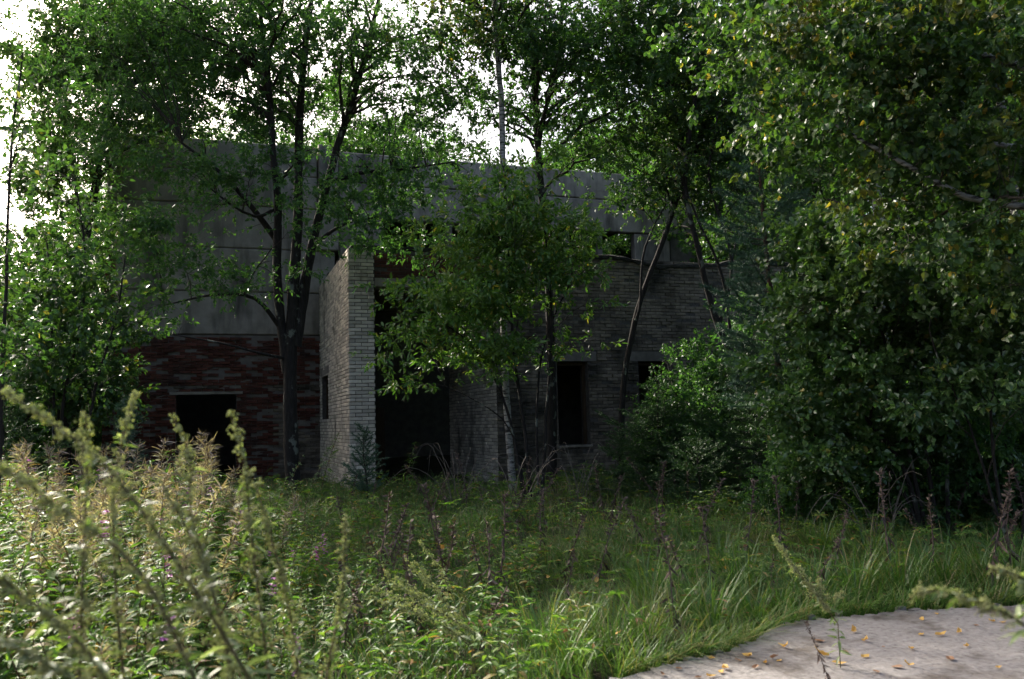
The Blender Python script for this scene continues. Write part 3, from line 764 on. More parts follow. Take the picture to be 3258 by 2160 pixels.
# aspen shrubs, right
Z = 10.4
tree('aspen_shrub', 'glossy round-leaved shrub spreading to the right of the spruces', 'bush',
     [([DG(2120, Z)] + DS([(2085, 1080), (2010, 980), (1930, 860), (1880, 700), (1850, 600)], Z), .035, .010),
      ([DG(2130, Z)] + DS([(2100, 1040), (2060, 850), (2010, 680), (1980, 540)], Z), .03, .010),
      ([DG(2150, Z)] + DS([(2140, 1000), (2130, 800), (2100, 600), (2080, 500)], Z), .03, .010),
      ([DG(2165, Z)] + DS([(2190, 1000), (2240, 800), (2260, 640)], Z), .028, .010),
      ([DG(2125, Z)] + DS([(2060, 1090), (1960, 1040), (1880, 1000)], Z), .02, .008)],
     [bl(1900, 570, Z, 120, 80, .8), bl(2010, 640, Z, 170, 110, 1.0), bl(1890, 720, Z, 120, 90, .8), bl(1930, 850, Z, 115, 80, .8), bl(1890, 975, Z, 90, 60, .6, .9), bl(1920, 1060, Z, 80, 50, .5, 1.0), bl(2000, 1080, Z, 90, 50, .5, .7),
      bl(2080, 820, Z, 150, 130, .9, .8), bl(2200, 680, Z, 150, 130, 1.0, .8), bl(2060, 960, Z, 130, 80, .8, .7), bl(1860, 640, Z, 80, 60, .5), bl(1835, 900, Z, 70, 90, .5), bl(1850, 1040, Z, 70, 60, .5)],
     40, 360, 2800, 12, (.082, .056), 'leaf_aspen', trunkname='stem', twig=.36, rl=.016, shape=1, droop=.05, slope=.5, updir=.5)
Z = 9.3
tree('aspen_shrub', 'sparse shrub with thin stems at the right edge', 'bush',
     [([DG(2300, Z)] + DS([(2292, 1050), (2290, 900), (2330, 760), (2340, 640)], Z), .022, .009),
      ([DG(2310, Z)] + DS([(2240, 980), (2180, 860), (2150, 760)], Z), .018, .008), ([DG(2330, Z)] + DS([(2380, 900), (2400, 700)], Z), .02, .009)],
     [bl(2310, 640, Z, 130, 130, .9, .9), bl(2330, 820, Z, 110, 80, .7, .6), bl(2200, 880, Z, 110, 80, .7, .45), bl(2320, 950, Z, 80, 60, .5, .35)],
     24, 190, 1200, 11, (.088, .060), 'leaf_aspen', trunkname='stem', twig=.36, rl=.012, slope=.5, updir=.5)
# left side
Z = 19.0
tree('alder_tree', 'tall bright-leaved tree at the upper left beside the hall', 'tree',
     [([DG(150, Z)] + DS([(165, 800), (200, 560), (230, 380), (250, 200), (260, 60), (265, -100)], Z), .12, .05), (DS([(200, 560), (170, 400), (150, 250), (140, 120)], Z), .06, .02)],
     [bl(190, 130, Z, 150, 120, 2.0, 1.3), bl(140, 280, Z, 110, 120, 1.6, 1.4), bl(290, 40, Z, 190, 120, 2.2), bl(190, 410, Z, 90, 80, 1.5, .7), bl(130, 440, Z, 90, 70, 1.3, .6), bl(400, 130, Z, 150, 130, 2.0), bl(330, 250, Z, 120, 60, 1.5, .5), bl(150, 560, Z, 90, 80, 1.3, .6)],
     44, 480, 5400, 14, (.102, .054), 'leaf_left', twig=.65, even=1.1)
Z = 11.0
tree('hazel_bush', 'broad-leaved bush with yellow-green leaves in front of the hall corner', 'bush',
     [([DG(140, Z)] + DS([(150, 950), (190, 750), (200, 560), (180, 420)], Z), .03, .01), ([DG(160, Z)] + DS([(220, 900), (270, 740), (290, 600)], Z), .025, .01), ([DG(130, Z)] + DS([(120, 900), (110, 700), (100, 560)], Z), .022, .01)],
     [bl(170, 430, Z, 70, 60, .7, .6), bl(150, 540, Z, 90, 80, .8, .7), bl(200, 640, Z, 90, 60, .8, .6), bl(150, 700, Z, 130, 80, .9), bl(230, 770, Z, 90, 60, .7, .5), bl(110, 830, Z, 120, 80, .9), bl(190, 870, Z, 90, 50, .7, .6), bl(50, 720, Z, 70, 110, .8)],
     34, 220, 900, 9, (.085, .056), 'leaf_left', trunkname='stem', twig=.42, rl=.016, shape=1)
Z = 6.6
tree('birch_sapling', 'slender sapling against the white sky at the left edge', 'tree',
     [([DG(-12, Z)] + DS([(-2, 950), (6, 650), (12, 480), (20, 300), (34, 170), (44, 110)], Z), .022, .006)],
     [bl(38, 190, Z, 34, 55, .3), bl(40, 300, Z, 50, 60, .4, .7), bl(50, 400, Z, 50, 60, .4, .35), bl(20, 560, Z, 50, 60, .4, .5), bl(10, 760, Z, 60, 110, .4, .8)],
     14, 50, 170, 7, (.06, .042), 'leaf_left', trunkname='trunk', twig=.25, rl=.008, slope=.6)
Z = 15.5
tree('alder_bush', 'dense low bush filling the left edge behind the weeds', 'bush',
     [([DG(60, Z)] + DS([(60, 900), (70, 700), (60, 560)], Z), .05, .02), ([DG(110, Z)] + DS([(150, 850), (170, 700)], Z), .04, .015), ([DG(20, Z)] + DS([(0, 850), (-40, 700)], Z), .04, .015)],
     [bl(60, 620, Z, 130, 100, 1.3, .8), bl(130, 760, Z, 150, 110, 1.4), bl(30, 880, Z, 150, 100, 1.3), bl(200, 900, Z, 120, 70, 1.0)],
     34, 280, 2600, 15, (.10, .06), 'leaf_left', trunkname='stem', twig=.5)

# trees behind the hall and in the wood to the right: a few builds, then copies of trunk, branches and crown
Z = 30.0
def backtree(name, label, h, wd, seedoff, lmat, n3=3600, leaf=(.16, .10), group='trees behind the hall'):
    st = [(np.array([(0, 0, 0), (.1, .1, h * .3), (-.1, .2, h * .6), (.1, 0, h * .93)]), .02 * h * .6, .03),
          (np.array([(0, .1, h * .3), (.5, .2, h * .5), (.9, .1, h * .8)]), .07, .03), (np.array([(0, .1, h * .38), (-.6, .0, h * .55), (-.9, .1, h * .85)]), .06, .03)]
    bs = []
    for k in range(9):
        a = rng.random() * 6.28; f = .22 + .75 * (k / 8)
        rr = wd * (1.05 - .55 * f) * .55
        bs.append((np.array([math.cos(a) * rr, math.sin(a) * rr, h * f]), np.array([wd * .42, wd * .42, h * .12]), 1.0))
    return tree(name, label, 'tree', st, bs, 26, 200, n3, 13, leaf, lmat, twig=1.0, rl=.07, group=group)
proto = [backtree('forest_tree', '', 15, 5.5, 0, 'leaf_back'), backtree('forest_tree', '', 17, 5.0, 1, 'leaf_back'), backtree('forest_tree', '', 13, 6.0, 2, 'leaf_back')]
spots = [  # x in the 2365-wide view, depth, variant, scale, label
    (40, 52, 2, .80, 'pale far tree low at the left edge under the white sky'), (330, 44, 0, 1.0, 'tree behind the hall, its top over the left end of the roof'),
    (560, 42, 2, 1.0, 'tree behind the hall between the two left trunks'), (800, 40, 1, 1.02, 'tree behind the hall roof, left of the white birch trunk'),
    (1010, 43, 0, 1.0, 'sunlit tree behind the hall just left of the white birch trunk'), (1320, 40, 2, 1.05, 'sunlit tree behind the hall right of the white birch trunk'),
    (1560, 38, 1, .95, 'yellow-green tree behind the leaning trunks'), (1740, 27, 0, .92, 'forest tree beyond the right end of the annex roof'),
    (1900, 24, 2, .95, 'forest tree behind the pine'), (2080, 22, 1, .8, 'forest tree behind the pale birch trunk at right'), (2250, 21, 0, .85, 'forest tree in the deep shade at right'),
    (2420, 19, 2, .8, 'forest tree at the far right edge'), (1980, 31, 1, 1.0, 'tall forest tree far behind the birches at right'), (2300, 30, 2, 1.1, 'tall forest tree behind the upper right birch')]
spots += [(470, 37, 1, .95, 'tree behind the hall roof, left of the many-stemmed tree'), (620, 36, 0, .95, 'tree behind the hall roof, between the stems of the big tree')]
spots += [(x, zc, k % 3, s, 'tree in the green mass behind the hall roof') for k, (x, zc, s) in enumerate([(120, 60, .95), (240, 56, 1.0), (450, 50, 1.1), (680, 52, 1.15), (900, 50, 1.1), (1120, 52, 1.15), (1230, 46, 1.0), (1430, 46, 1.05), (1640, 44, 1.1), (1500, 54, 1.2), (1850, 38, 1.15), (2150, 38, 1.2), (2400, 30, 1.1)])]
for i, (x, zc, v, s, lab) in enumerate(spots):
    p = DG(x, zc)
    first = not proto[v].get('used', 0)
    o = proto[v] if first else copy_thing(proto[v], p, rng.random() * 6.28, s)
    if first:
        o['used'] = 1; o.location = p; o.scale = (s, s, s); o.rotation_euler = (0, 0, rng.random() * 6.28)
    o['label'] = lab
for o in list(COL.objects):
    if 'used' in o: del o['used']
# undergrowth in the wood
Zs = [(1720, 17.5, 'shaded bush at the foot of the annex, right end'), (1960, 15.5, 'dark undergrowth bush behind the round-leaved shrub'), (2180, 15, 'dark undergrowth bush in the shade at right'), (2380, 13, 'dark undergrowth bush at the right edge'), (1560, 15.2, 'low leafy bush between the young spruces and the annex wall'), (1845, 11.3, 'low leafy bush hiding the foot of the pine'), (2045, 11.2, 'low leafy bush at the foot of the pale birch'), (2215, 11.4, 'low leafy bush under the round-leaved shrub'), (2345, 10.6, 'low leafy bush beside the thin stems at the right edge'),
      (20, 19, 'dark bush far back at the left edge'), (120, 21, 'dark bush behind the left thicket, near the hall corner'), (-60, 16, 'dark bush cut off by the left edge'), (215, 22.5, 'dark bush against the hall corner')]
ub = None
for (x, zc, lab) in Zs:
    p = DG(x, zc)
    if ub is None:
        st = [(p + np.array([(0, 0, 0), (.1, 0, 1.2), (.3, .1, 2.6)]), .04, .015), (p + np.array([(0, 0, 0), (-.3, 0, 1.1), (-.6, .1, 2.2)]), .035, .012)]
        bs = [(p + np.array([a, b, c]), np.array([.9, .9, .8]), 1.) for a, b, c in ((0, 0, 1.2), (.7, .2, 2.2), (-.7, 0, 2.0), (.1, .3, 3.0), (.4, -.3, 1.0), (-.6, .2, .9))]
        ub = tree('forest_bush', lab, 'bush', st, bs, 24, 190, 1500, 13, (.10, .06), 'leaf_alder', trunkname='stem', group='shaded undergrowth bushes')
    else: copy_thing(ub, p, rng.random() * 6.28, (1.0 if not lab.startswith('low') else .5) + .2 * rng.random(), lab)
# conifers
def up_to(x, ytop, zc):
    p = DG(x, zc); return p, float(D(x, ytop, zc)[2] - p[2])
for (x, yt, zc, wd, lab) in [(1516, 880, 14.6, 1.35, 'young spruce in front of the annex windows, the left of the pair'), (1738, 770, 14.0, 1.5, 'taller young spruce in front of the annex windows'),
                             (1610, 1010, 13.2, .9, 'low young spruce at the feet of the larger pair'), (1420, 1010, 15.2, .8, 'low spruce beside the first annex window'), (15, 850, 10.5, 1.0, 'dark little spruce at the left edge')]:
    p, h = up_to(x, yt, zc)
    spruce('young_spruce', lab, p, h, wd, (rng.normal(0, .05), 0), 1.0, group='young spruces')
p, h = up_to(846, 985, 14.6)
spruce('pine_seedling', 'tiny pine seedling at the foot of the brick pillar', p, h, .38, (-.05, 0), 1.0, 'needle_pine', 'twig', None, .6, .15, .05)
p, h = up_to(295, 915, 12.5)
spruce('pine_seedling', 'small bluish pine behind the weeds at left, before the red brick wall', p, h, .45, (0, 0), 1.0, 'needle_pine', 'twig', None, .6, .1, .05)
p, h = up_to(1815, 180, 12.0)
spruce('pine_tree', 'bluish pine with a thin red-brown trunk among the right-hand trees', p, h, 1.55, (-.25, 0), 1.0, 'needle_pine', 'bark_pine', None, .12, .28, .085, True)

# ------------------------------------------------------------------ grass and weeds
def visible_pts(n, z0, z1, px0=-150, px1=3400, power=1.0):
    zc = z0 + (z1 - z0) * rng.random(n) ** power
    px = px0 + (px1 - px0) * rng.random(n)
    P = CAM + (RIGHT * ((px - CX) / FPX)[:, None] + FWD) * zc[:, None]
    return np.stack([P[:, 0], P[:, 1], gz(P[:, 0], P[:, 1])], 1), px, zc
def blades(b, az, lean, H, W, nseg=3):
    m = len(b)
    d = np.stack([np.cos(az), np.sin(az), np.zeros(m)], 1); s = np.stack([-np.sin(az), np.cos(az), np.zeros(m)], 1)
    V = []
    for k in range(nseg + 1):
        t = k / nseg
        c = b + d * (lean * H * t ** 1.7)[:, None] + np.array([0, 0, 1.0]) * (H * (t - .28 * lean * t ** 2.4))[:, None]
        wv = (W * (1 - t ** 1.6) * .5)[:, None]
        if k < nseg: V += [c - s * wv, c + s * wv]
        else: V += [c]
    n = 2 * nseg + 1
    V = np.stack(V, 1).reshape(-1, 3); i = np.arange(m)[:, None] * n
    F = []
    for k in range(nseg - 1): F += [i + [2*k, 2*k+1, 2*k+3], i + [2*k, 2*k+3, 2*k+2]]
    k = nseg - 1; F += [i + [2*k, 2*k+1, 2*k+2]]
    return V, np.concatenate(F)
def off_slab(P, px):
    e = np.array([(1900, 2180), (2150, 2112), (2330, 2072), (2395, 2050), (2490, 1990), (2560, 1976), (2760, 1957), (3000, 1941), (3300, 1925)], float)
    d = P - CAM; zc = d @ FWD
    qx = CX + (d @ RIGHT) / zc * FPX; qy = CY - (d @ UP) / zc * FPX
    lim = np.interp(qx, e[:, 0], e[:, 1], left=9999)
    return qy < lim - 4 - 10 * 0
def in_building(P): return (P[:, 0] > AX0 - .05) & (P[:, 1] > YA - .08) & (P[:, 0] < AXE)
def patchy(P):                                     # 0..1 patches a metre or two across
    x, y = P[:, 0], P[:, 1]
    n = np.sin(x * 2.1 + 1.7 * np.sin(y * .9)) + np.sin(y * 1.9 + 1.3 * np.sin(x * 1.1 + 2)) + .7 * np.sin(x * 4.7 + y * 3.1) + .6 * np.sin(y * 5.3 - x * 2.9)
    return np.clip(n / 6.0 + .5, 0, 1)
def build_grass():
    P, px, zc = visible_pts(150000, 4.2, 19.0, power=.75)
    dens = .5 + .5 * np.sin(P[:, 0] * 1.7 + 1.3 * np.sin(P[:, 1])) * np.sin(P[:, 1] * 1.4 + .7)
    ok = (rng.random(len(P)) < .45 + .55 * dens) & off_slab(P, px) & ~in_building(P)
    P, px, zc = P[ok], px[ok], zc[ok]; m = len(P)
    H = (.10 + .42 * patchy(P[:, [1, 0, 2]] * 1.15) * rng.random(m) ** 1.1) * (1.0 + .35 * (px > 1700) * (zc < 11))
    az = rng.normal(2.4, 1.3, m)
    V, F = blades(P, az, .25 + .8 * rng.random(m), H, (.006 + .006 * rng.random(m)), 3)
    o = link('grass', mesh('grass', V, F, M['grass']))
    tag(o, 'rough green grass covering the clearing', 'grass', None, 'stuff')
    e = np.array([(1950, 2168), (2060, 2138), (2150, 2112), (2260, 2093), (2330, 2072), (2395, 2050), (2430, 2018), (2490, 1990), (2560, 1976), (2660, 1968), (2760, 1957), (2880, 1946), (3000, 1941), (3150, 1932), (3290, 1925)], float)
    m = 2600; qx = 1950 + 1340 * rng.random(m); qy = np.interp(qx, e[:, 0], e[:, 1]) - 5 + rng.normal(0, 7, m) + 10 * np.sin(qx * .021) * (rng.random(m) < .4)
    P = np.array([on_plane(a, c, 2, .05) for a, c in zip(qx, qy)]); P[:, 2] = gz(P[:, 0], P[:, 1])
    V, F = blades(P, rng.normal(-1.2, 1.3, m), .5 + 1.1 * rng.random(m), .10 + .34 * rng.random(m) ** 1.4, .006 + .006 * rng.random(m), 3)
    o = link('edge_grass', mesh('edge_grass', V, F, M['grass'])); tag(o, 'grass blades hanging over the broken edge of the slab', 'grass', None, 'stuff')
    # fallen stems and litter lying flat
    P, px, zc = visible_pts(9000, 4.5, 16, power=.8)
    ok = off_slab(P, px) & ~in_building(P); P = P[ok]; m = len(P)
    P[:, 2] += .02 + .10 * rng.random(m)
    az = rng.random(m) * 6.28
    d = np.stack([np.cos(az), np.sin(az), rng.normal(0, .25, m)], 1)
    V, F = leaves(P, d, norm(rng.normal(0, .4, (m, 3)) + [0, 0, 1]), .05 + .12 * rng.random(m), .006 + .012 * rng.random(m))
    o = link('dry_litter', mesh('dry_litter', V, F, M['dry_brown'])); tag(o, 'dead brown leaves and stems lying among the grass', 'litter', None, 'stuff')
    # low broad-leaved ground cover: palmate leaves on short stalks
    P, px, zc = visible_pts(13000, 4.6, 17, power=.8)
    q = patchy(P)
    ok = off_slab(P, px) & ~in_building(P) & (rng.random(len(P)) < np.clip(q * 1.5 - .25, .03, 1)); P = P[ok]; q = q[ok]; m = len(P)
    P[:, 2] += .08 + (.10 + .42 * q) * rng.random(m) ** 1.3
    k = 7; a = (np.arange(k) / k * 6.28)[None] + rng.random((m, 1)) * 6.28
    tilt = norm(rng.normal(0, .35, (m, 3)) + [0, 0, 1])
    d = np.stack([np.cos(a), np.sin(a), np.full_like(a, .12)], -1)
    d = norm(d - tilt[:, None] * (d * tilt[:, None]).sum(-1, keepdims=True) * .8)
    S = (.05 + .05 * rng.random(m))[:, None] * np.ones((1, k))
    V, F = leaves(np.repeat(P, k, 0), d.reshape(-1, 3), np.repeat(tilt, k, 0), S.ravel(), S.ravel() * .24)
    o = link('ground_cover', mesh('ground_cover', V, F, M['weed_leaf'])); tag(o, 'low fingered leaves growing through the grass', 'ground cover', None, 'stuff')
build_grass()

# ---- plant builds (each a foot at the origin), copied plant by plant
def hold(name, parts):
    root = link(name, None)
    for n, me in parts: link(n, me, root)
    return root
def stemcurve(h, lean, az, n=8):
    t = np.linspace(0, 1, n)
    return np.stack([math.cos(az) * lean * h * t ** 1.6, math.sin(az) * lean * h * t ** 1.6, h * t * (1 - .15 * lean)], 1) + np.cumsum(rng.normal(0, .006, (n, 3)), 0)
def on_curve(c, u): return np.stack([np.interp(u, np.linspace(0, 1, len(c)), c[:, i]) for i in range(3)], 1)
def willowherb(h, seed, flowers=0, dead=.0, nst=1):
    sa, la, da, fa = Acc(), Acc(), Acc(), Acc()
    for s in range(nst):
        hh = h * (.8 + .3 * rng.random())
        c = stemcurve(hh, .10 + .25 * rng.random(), rng.random() * 6.28) + np.array([rng.normal(0, .05), rng.normal(0, .05), -.03])
        V, F = tubes(c[None], np.linspace(.005, .0022, len(c))[None], 4); sa.add(V, F)
        m = int(80 * hh)
        u = .12 + (.72 if seed else .86) * np.arange(m) / m
        a = np.arange(m) * 2.4 + rng.normal(0, .3, m)
        b = on_curve(c, u)
        d = np.stack([np.cos(a), np.sin(a), rng.normal(.25, .3, m)], 1)
        L = (.065 + .075 * np.sin(np.pi * np.clip(u, 0, 1))) * (.7 + .5 * rng.random(m))
        V, F = leaves(b, d, norm(np.array([0, 0, 1.0]) + rng.normal(0, .25, (m, 3))), L, L * .15, 1, .28); la.add(V, F)
        if seed:                                   # split curled pods and fluff on the upper stem
            m = int(110 * seed)
            u = .66 + .36 * rng.random(m); a = rng.random(m) * 6.28
            b = on_curve(c, np.clip(u, 0, 1))
            d = np.stack([np.cos(a), np.sin(a), rng.normal(.55, .4, m)], 1)
            L = .045 + .05 * rng.random(m)
            V, F = leaves(b, d, norm(rng.normal(size=(m, 3))), L, .006 + .006 * rng.random(m), 1, rng.choice([-.5, .5, .3])); da.add(V, F)
        for q in range(flowers):
            p = c[-1] - np.array([0, 0, .03 + .02 * q]) + rng.normal(0, .012, 3)
            a = np.arange(4) * 1.57 + rng.random()
            d = np.stack([np.cos(a), np.sin(a), rng.normal(.1, .2, 4)], 1)
            V, F = leaves(np.repeat(p[None], 4, 0), d, np.tile([0, 0, 1.0], (4, 1)), np.full(4, .026), np.full(4, .023)); fa.add(V, F)
    parts = [('stem', sa.mesh('stem', M['stem_red'])), ('foliage', la.mesh('foliage', M['weed_leaf']))]
    if seed: parts.append(('seed_head', da.mesh('seed_head', M['weed_dry'])))
    if flowers: parts.append(('flower', fa.mesh('flower', M['petal'])))
    return parts
def lupin(h):
    sa, la = Acc(), Acc()
    c = stemcurve(h, .15 + .25 * rng.random(), rng.random() * 6.28)
    V, F = tubes(c[None], np.linspace(.007, .004, len(c))[None], 4); sa.add(V, F)
    m = 46
    u = .62 + .38 * rng.random(m); a = rng.random(m) * 6.28
    d = np.stack([np.cos(a), np.sin(a), rng.normal(.5, .3, m)], 1)
    V, F = leaves(on_curve(c, u), d, norm(rng.normal(size=(m, 3))), .032 + .02 * rng.random(m), .010 + .006 * rng.random(m), 1, .2); la.add(V, F)
    m = 15                                         # withered leaves hanging
    u = .2 + .45 * rng.random(m); a = rng.random(m) * 6.28
    d = np.stack([np.cos(a) * .6, np.sin(a) * .6, rng.normal(-.7, .3, m)], 1)
    V, F = leaves(on_curve(c, u), d, norm(rng.normal(size=(m, 3))), .06 + .05 * rng.random(m), .014 + .01 * rng.random(m), 1, .3); la.add(V, F)
    return [('stem', sa.mesh('stem', M['dry_brown'])), ('seed_head', la.mesh('seed_head', M['dry_brown']))]
def beads(P, r):
    m = len(P); o = np.array([(1, 0, 0), (-1, 0, 0), (0, 1, 0), (0, -1, 0), (0, 0, 1.25), (0, 0, -1.25)])
    V = (P[:, None] + o[None] * r[:, None, None]).reshape(-1, 3); i = np.arange(m)[:, None] * 6
    F = np.concatenate([i + f for f in ([0, 2, 4], [2, 1, 4], [1, 3, 4], [3, 0, 4], [2, 0, 5], [1, 2, 5], [3, 1, 5], [0, 3, 5])])
    return V, F
def mugwort_curve(c, r0, dens=1.0, spread=1.0, tip=.45, bead=.0032):
    """c: main stem curve. Panicle of short side twigs set with small heads along the upper part"""
    sa, ba, la = Acc(), Acc(), Acc()
    V, F = tubes(c[None], np.linspace(r0, r0 * .35, len(c))[None], 5); sa.add(V, F)
    Ltot = np.linalg.norm(np.diff(c, axis=0), axis=1).sum()
    m = int(46 * Ltot * (1 - tip) * dens)
    u = np.sort(tip + (1 - tip) * rng.random(m))
    b = on_curve(c, u); ax = norm(np.gradient(c, axis=0)); axu = norm(on_curve(ax, u))
    l = (.03 + .13 * (1 - (u - tip) / (1 - tip)) ** .8 * (.5 + .5 * rng.random(m))) * spread * (.55 + .75 * np.clip(np.sin(u * 23 + rng.random() * 6) * .5 + .5, 0, 1))
    d = norm(axu * .9 + rng.normal(0, .55, (m, 3)) * np.array([1, 1, .6]))
    q = np.linspace(0, 1, 4)
    B = b[:, None] + d[:, None] * (l[:, None] * q)[..., None]; B[..., 2] -= (l[:, None] * q ** 2 * .25)
    V, F = tubes(B, np.full((m, 4), .0012), 3); sa.add(V, F)
    k = 11
    uu = .1 + .9 * rng.random((m, k)); p = b[:, None] + d[:, None] * (l[:, None] * uu)[..., None]
    p[..., 2] -= l[:, None] * uu ** 2 * .25
    p = (p + rng.normal(0, .005, p.shape)).reshape(-1, 3)
    V, F = beads(p, bead * (.7 + .7 * rng.random(len(p)))); ba.add(V, F)
    m = int(20 * Ltot)
    u = .05 + .9 * rng.random(m); a = rng.random(m) * 6.28
    d = np.stack([np.cos(a), np.sin(a), rng.normal(.1, .4, m)], 1); L = (.03 + .05 * (1 - u)) * (.7 + .6 * rng.random(m))
    V, F = leaves(on_curve(c, u), d, norm(rng.normal(0, .5, (m, 3)) + [0, 0, 1]), L, L * .2, 1, .3); la.add(V, F)
    return sa, ba, la
def mugwort_at(label, pts, zc, r0=.005, group='mugwort stems in the foreground', **kw):
    top = resample([D(p[0], p[1], zc + (p[2] if len(p) > 2 else 0)) for p in pts], .06)
    foot = top[0].copy(); foot[2] = float(gz(foot[0], foot[1])) - .03
    c = np.vstack([foot, top]) if top[0][2] > foot[2] + .1 else top
    base = c[0].copy()
    sa, ba, la = mugwort_curve(c - base, r0, **kw)
    root = thing('mugwort', base, label, 'weed', group)
    link('stem', sa.mesh('stem', M['stem_green']), root); link('seed_head', ba.mesh('seed_head', M['mugwort']), root); link('foliage', la.mesh('foliage', M['mug_leaf']), root)
    return root

W_GREEN = [hold('willowherb', willowherb(1.0, 0)) for _ in range(5)]
W_SEED = [hold('willowherb', willowherb(1.15, 1.0)) for _ in range(5)]
W_FLOW = [hold('willowherb', willowherb(.95, 0, 7)) for _ in range(3)]
LUP = [hold('dry_lupin', lupin(.8)) for _ in range(5)]
used = set()
def put(src, loc, s, label, cat, group, tilt=(0, 0)):
    if src.name not in used:
        used.add(src.name); o = src; o.location = [float(v) for v in loc]; o.scale = (s, s, s); o.rotation_euler = (tilt[0], tilt[1], rng.random() * 6.28)
    else: o = copy_thing(src, loc, rng.random() * 6.28, s, None, tilt)
    return tag(o, label, cat, group)
# thicket on the left: rises away from the camera, ends near x = 700 of the 2365-wide view
def leafy(h):                                      # broad opposite leaves
    sa, la = Acc(), Acc()
    c = stemcurve(h, .1 + .25 * rng.random(), rng.random() * 6.28); c[:, 2] -= .03
    V, F = tubes(c[None], np.linspace(.005, .002, len(c))[None], 4); sa.add(V, F)
    m = int(46 * h)
    u = .08 + .92 * np.arange(m) / m; a = np.arange(m) * 1.62 + rng.normal(0, .3, m)
    d = np.stack([np.cos(a), np.sin(a), rng.normal(.15, .3, m)], 1)
    L = (.05 + .07 * np.sin(np.pi * np.clip(u * .9 + .05, 0, 1))) * (.7 + .5 * rng.random(m))
    V, F = leaves(on_curve(c, u), d, norm(np.array([0, 0, 1.0]) + rng.normal(0, .3, (m, 3))), L, L * .36, 1, .25); la.add(V, F)
    return [('stem', sa.mesh('stem', M['stem_green'])), ('foliage', la.mesh('foliage', M['weed_leaf']))]
LEAFY = [hold('leafy_weed', leafy(.8)) for _ in range(5)]
def zone(x, zc):
    a = 'at the left edge' if x < 110 else 'left of the dark doorway' if x < 390 else 'below the dark doorway' if x < 560 else 'left of the big tree' if x < 700 else 'below the brick pillar' if x < 880 else 'below the gateway' if x < 1180 else 'below the annex windows' if x < 1700 else 'before the round-leaved shrub'
    d = 'in the front row' if zc < 4.6 else 'in the second row' if zc < 6.2 else 'in the third row' if zc < 8 else 'in the back row'
    return d + ' ' + a
nw = 0
for k in range(400):
    zc = 3.0 + 7.6 * rng.random() ** .8; x = -80 + 830 * rng.random()
    hmax = np.interp(zc, [3.0, 4.0, 5.0, 6.5, 8.5, 10.5], [.62, .84, 1.08, 1.30, 1.46, 1.4])
    edge = np.interp(x, [-80, 450, 600, 740], [1.0, .95, .70, .48])
    h = hmax * edge * (.80 + .27 * rng.random())
    p = col_at(x * 1.37759, zc); zn = zone(x, zc)
    tilt = (rng.normal(0, .13), rng.normal(0, .13))
    r = rng.random()
    if r < (.42 if (zc > 5.6 and x < 560) else .08): put(W_SEED[k % 5], p, h / 1.15, 'willowherb with pinkish dry seed fluff, ' + zn, 'weed', 'seeding willowherbs in the left thicket', tilt); nw += 1
    elif r > .91: put(W_FLOW[k % 3], p, h / .95, 'willowherb with purple flowers, ' + zn, 'weed', 'flowering willowherbs in the left thicket', tilt); nw += 1
    elif r > .50 and nw < 280: put(W_GREEN[k % 5], p, h / 1.0, 'green narrow-leaved willowherb, ' + zn, 'weed', 'green willowherbs in the left thicket', tilt); nw += 1
    else: put(LEAFY[k % 5], p, h / .9, 'green broad-leaved weed, ' + zn, 'weed', 'broad-leaved weeds in the left thicket', tilt)
put(W_SEED[1], col_at(492 * 1.37759, 8.2), 1.42, 'tallest pale seed plume, standing before the dark doorway in the red wall', 'weed', 'seeding willowherbs in the left thicket')
for k in range(150):
    zc = 4.4 + 9.6 * rng.random(); x = 620 + 620 * rng.random() ** 1.3
    p = col_at(x * 1.37759, zc)
    if off_slab(p[None], None)[0]: put(LEAFY[k % 5], p, .40 + .45 * rng.random(), 'low broad-leaved weed, ' + zone(x, zc), 'weed', 'low weeds in the clearing', (rng.normal(0, .15), rng.normal(0, .15)))
for k in range(95):
    zc = 5.2 + 9.0 * rng.random(); x = 720 + 1640 * rng.random()
    p = col_at(x * 1.37759, zc)
    if off_slab(p[None], None)[0]: put(LUP[k % 5], p, .55 + .75 * rng.random(), 'withered dark brown lupin stalk, ' + zone(x, zc), 'weed', 'withered lupin stalks in the clearing', (rng.normal(0, .2), rng.normal(0, .2)))
for (x, zc, s, lab) in [(625, 9.0, 1.05, 'bright green upright willowherb left of the pillar foot'), (735, 9.5, .85, 'bright green leafy willowherb below the pillar foot'), (905, 6.6, .75, 'single bright green sprout in the middle foreground'),
                        (1290, 11.5, .8, 'green willowherb shoot in the shade below the birch'), (745, 13.6, 1.25, 'drooping willowherb beside the left face of the pillar'), (925, 14.2, 1.1, 'drooping willowherb in the mouth of the gateway')]:
    put(W_GREEN[int(x) % 5], col_at(x * 1.37759, zc), s, lab, 'weed', None)
for (x, zc, s, lab) in [(1130, 6.8, 1.05, 'tall withered lupin stalk in the middle foreground'), (1105, 7.2, .9, 'withered lupin stalk beside the tallest one in the middle'), (1295, 6.9, .75, 'short upright dark lupin stalk right of the middle'),
                        (1905, 7.6, .95, 'withered lupin stalk behind the pale mugwort at right'), (1880, 4.9, .55, 'dark withered stalk standing before the concrete slab')]:
    put(LUP[int(x) % 5], col_at(x * 1.37759, zc), s, lab, 'weed', None)
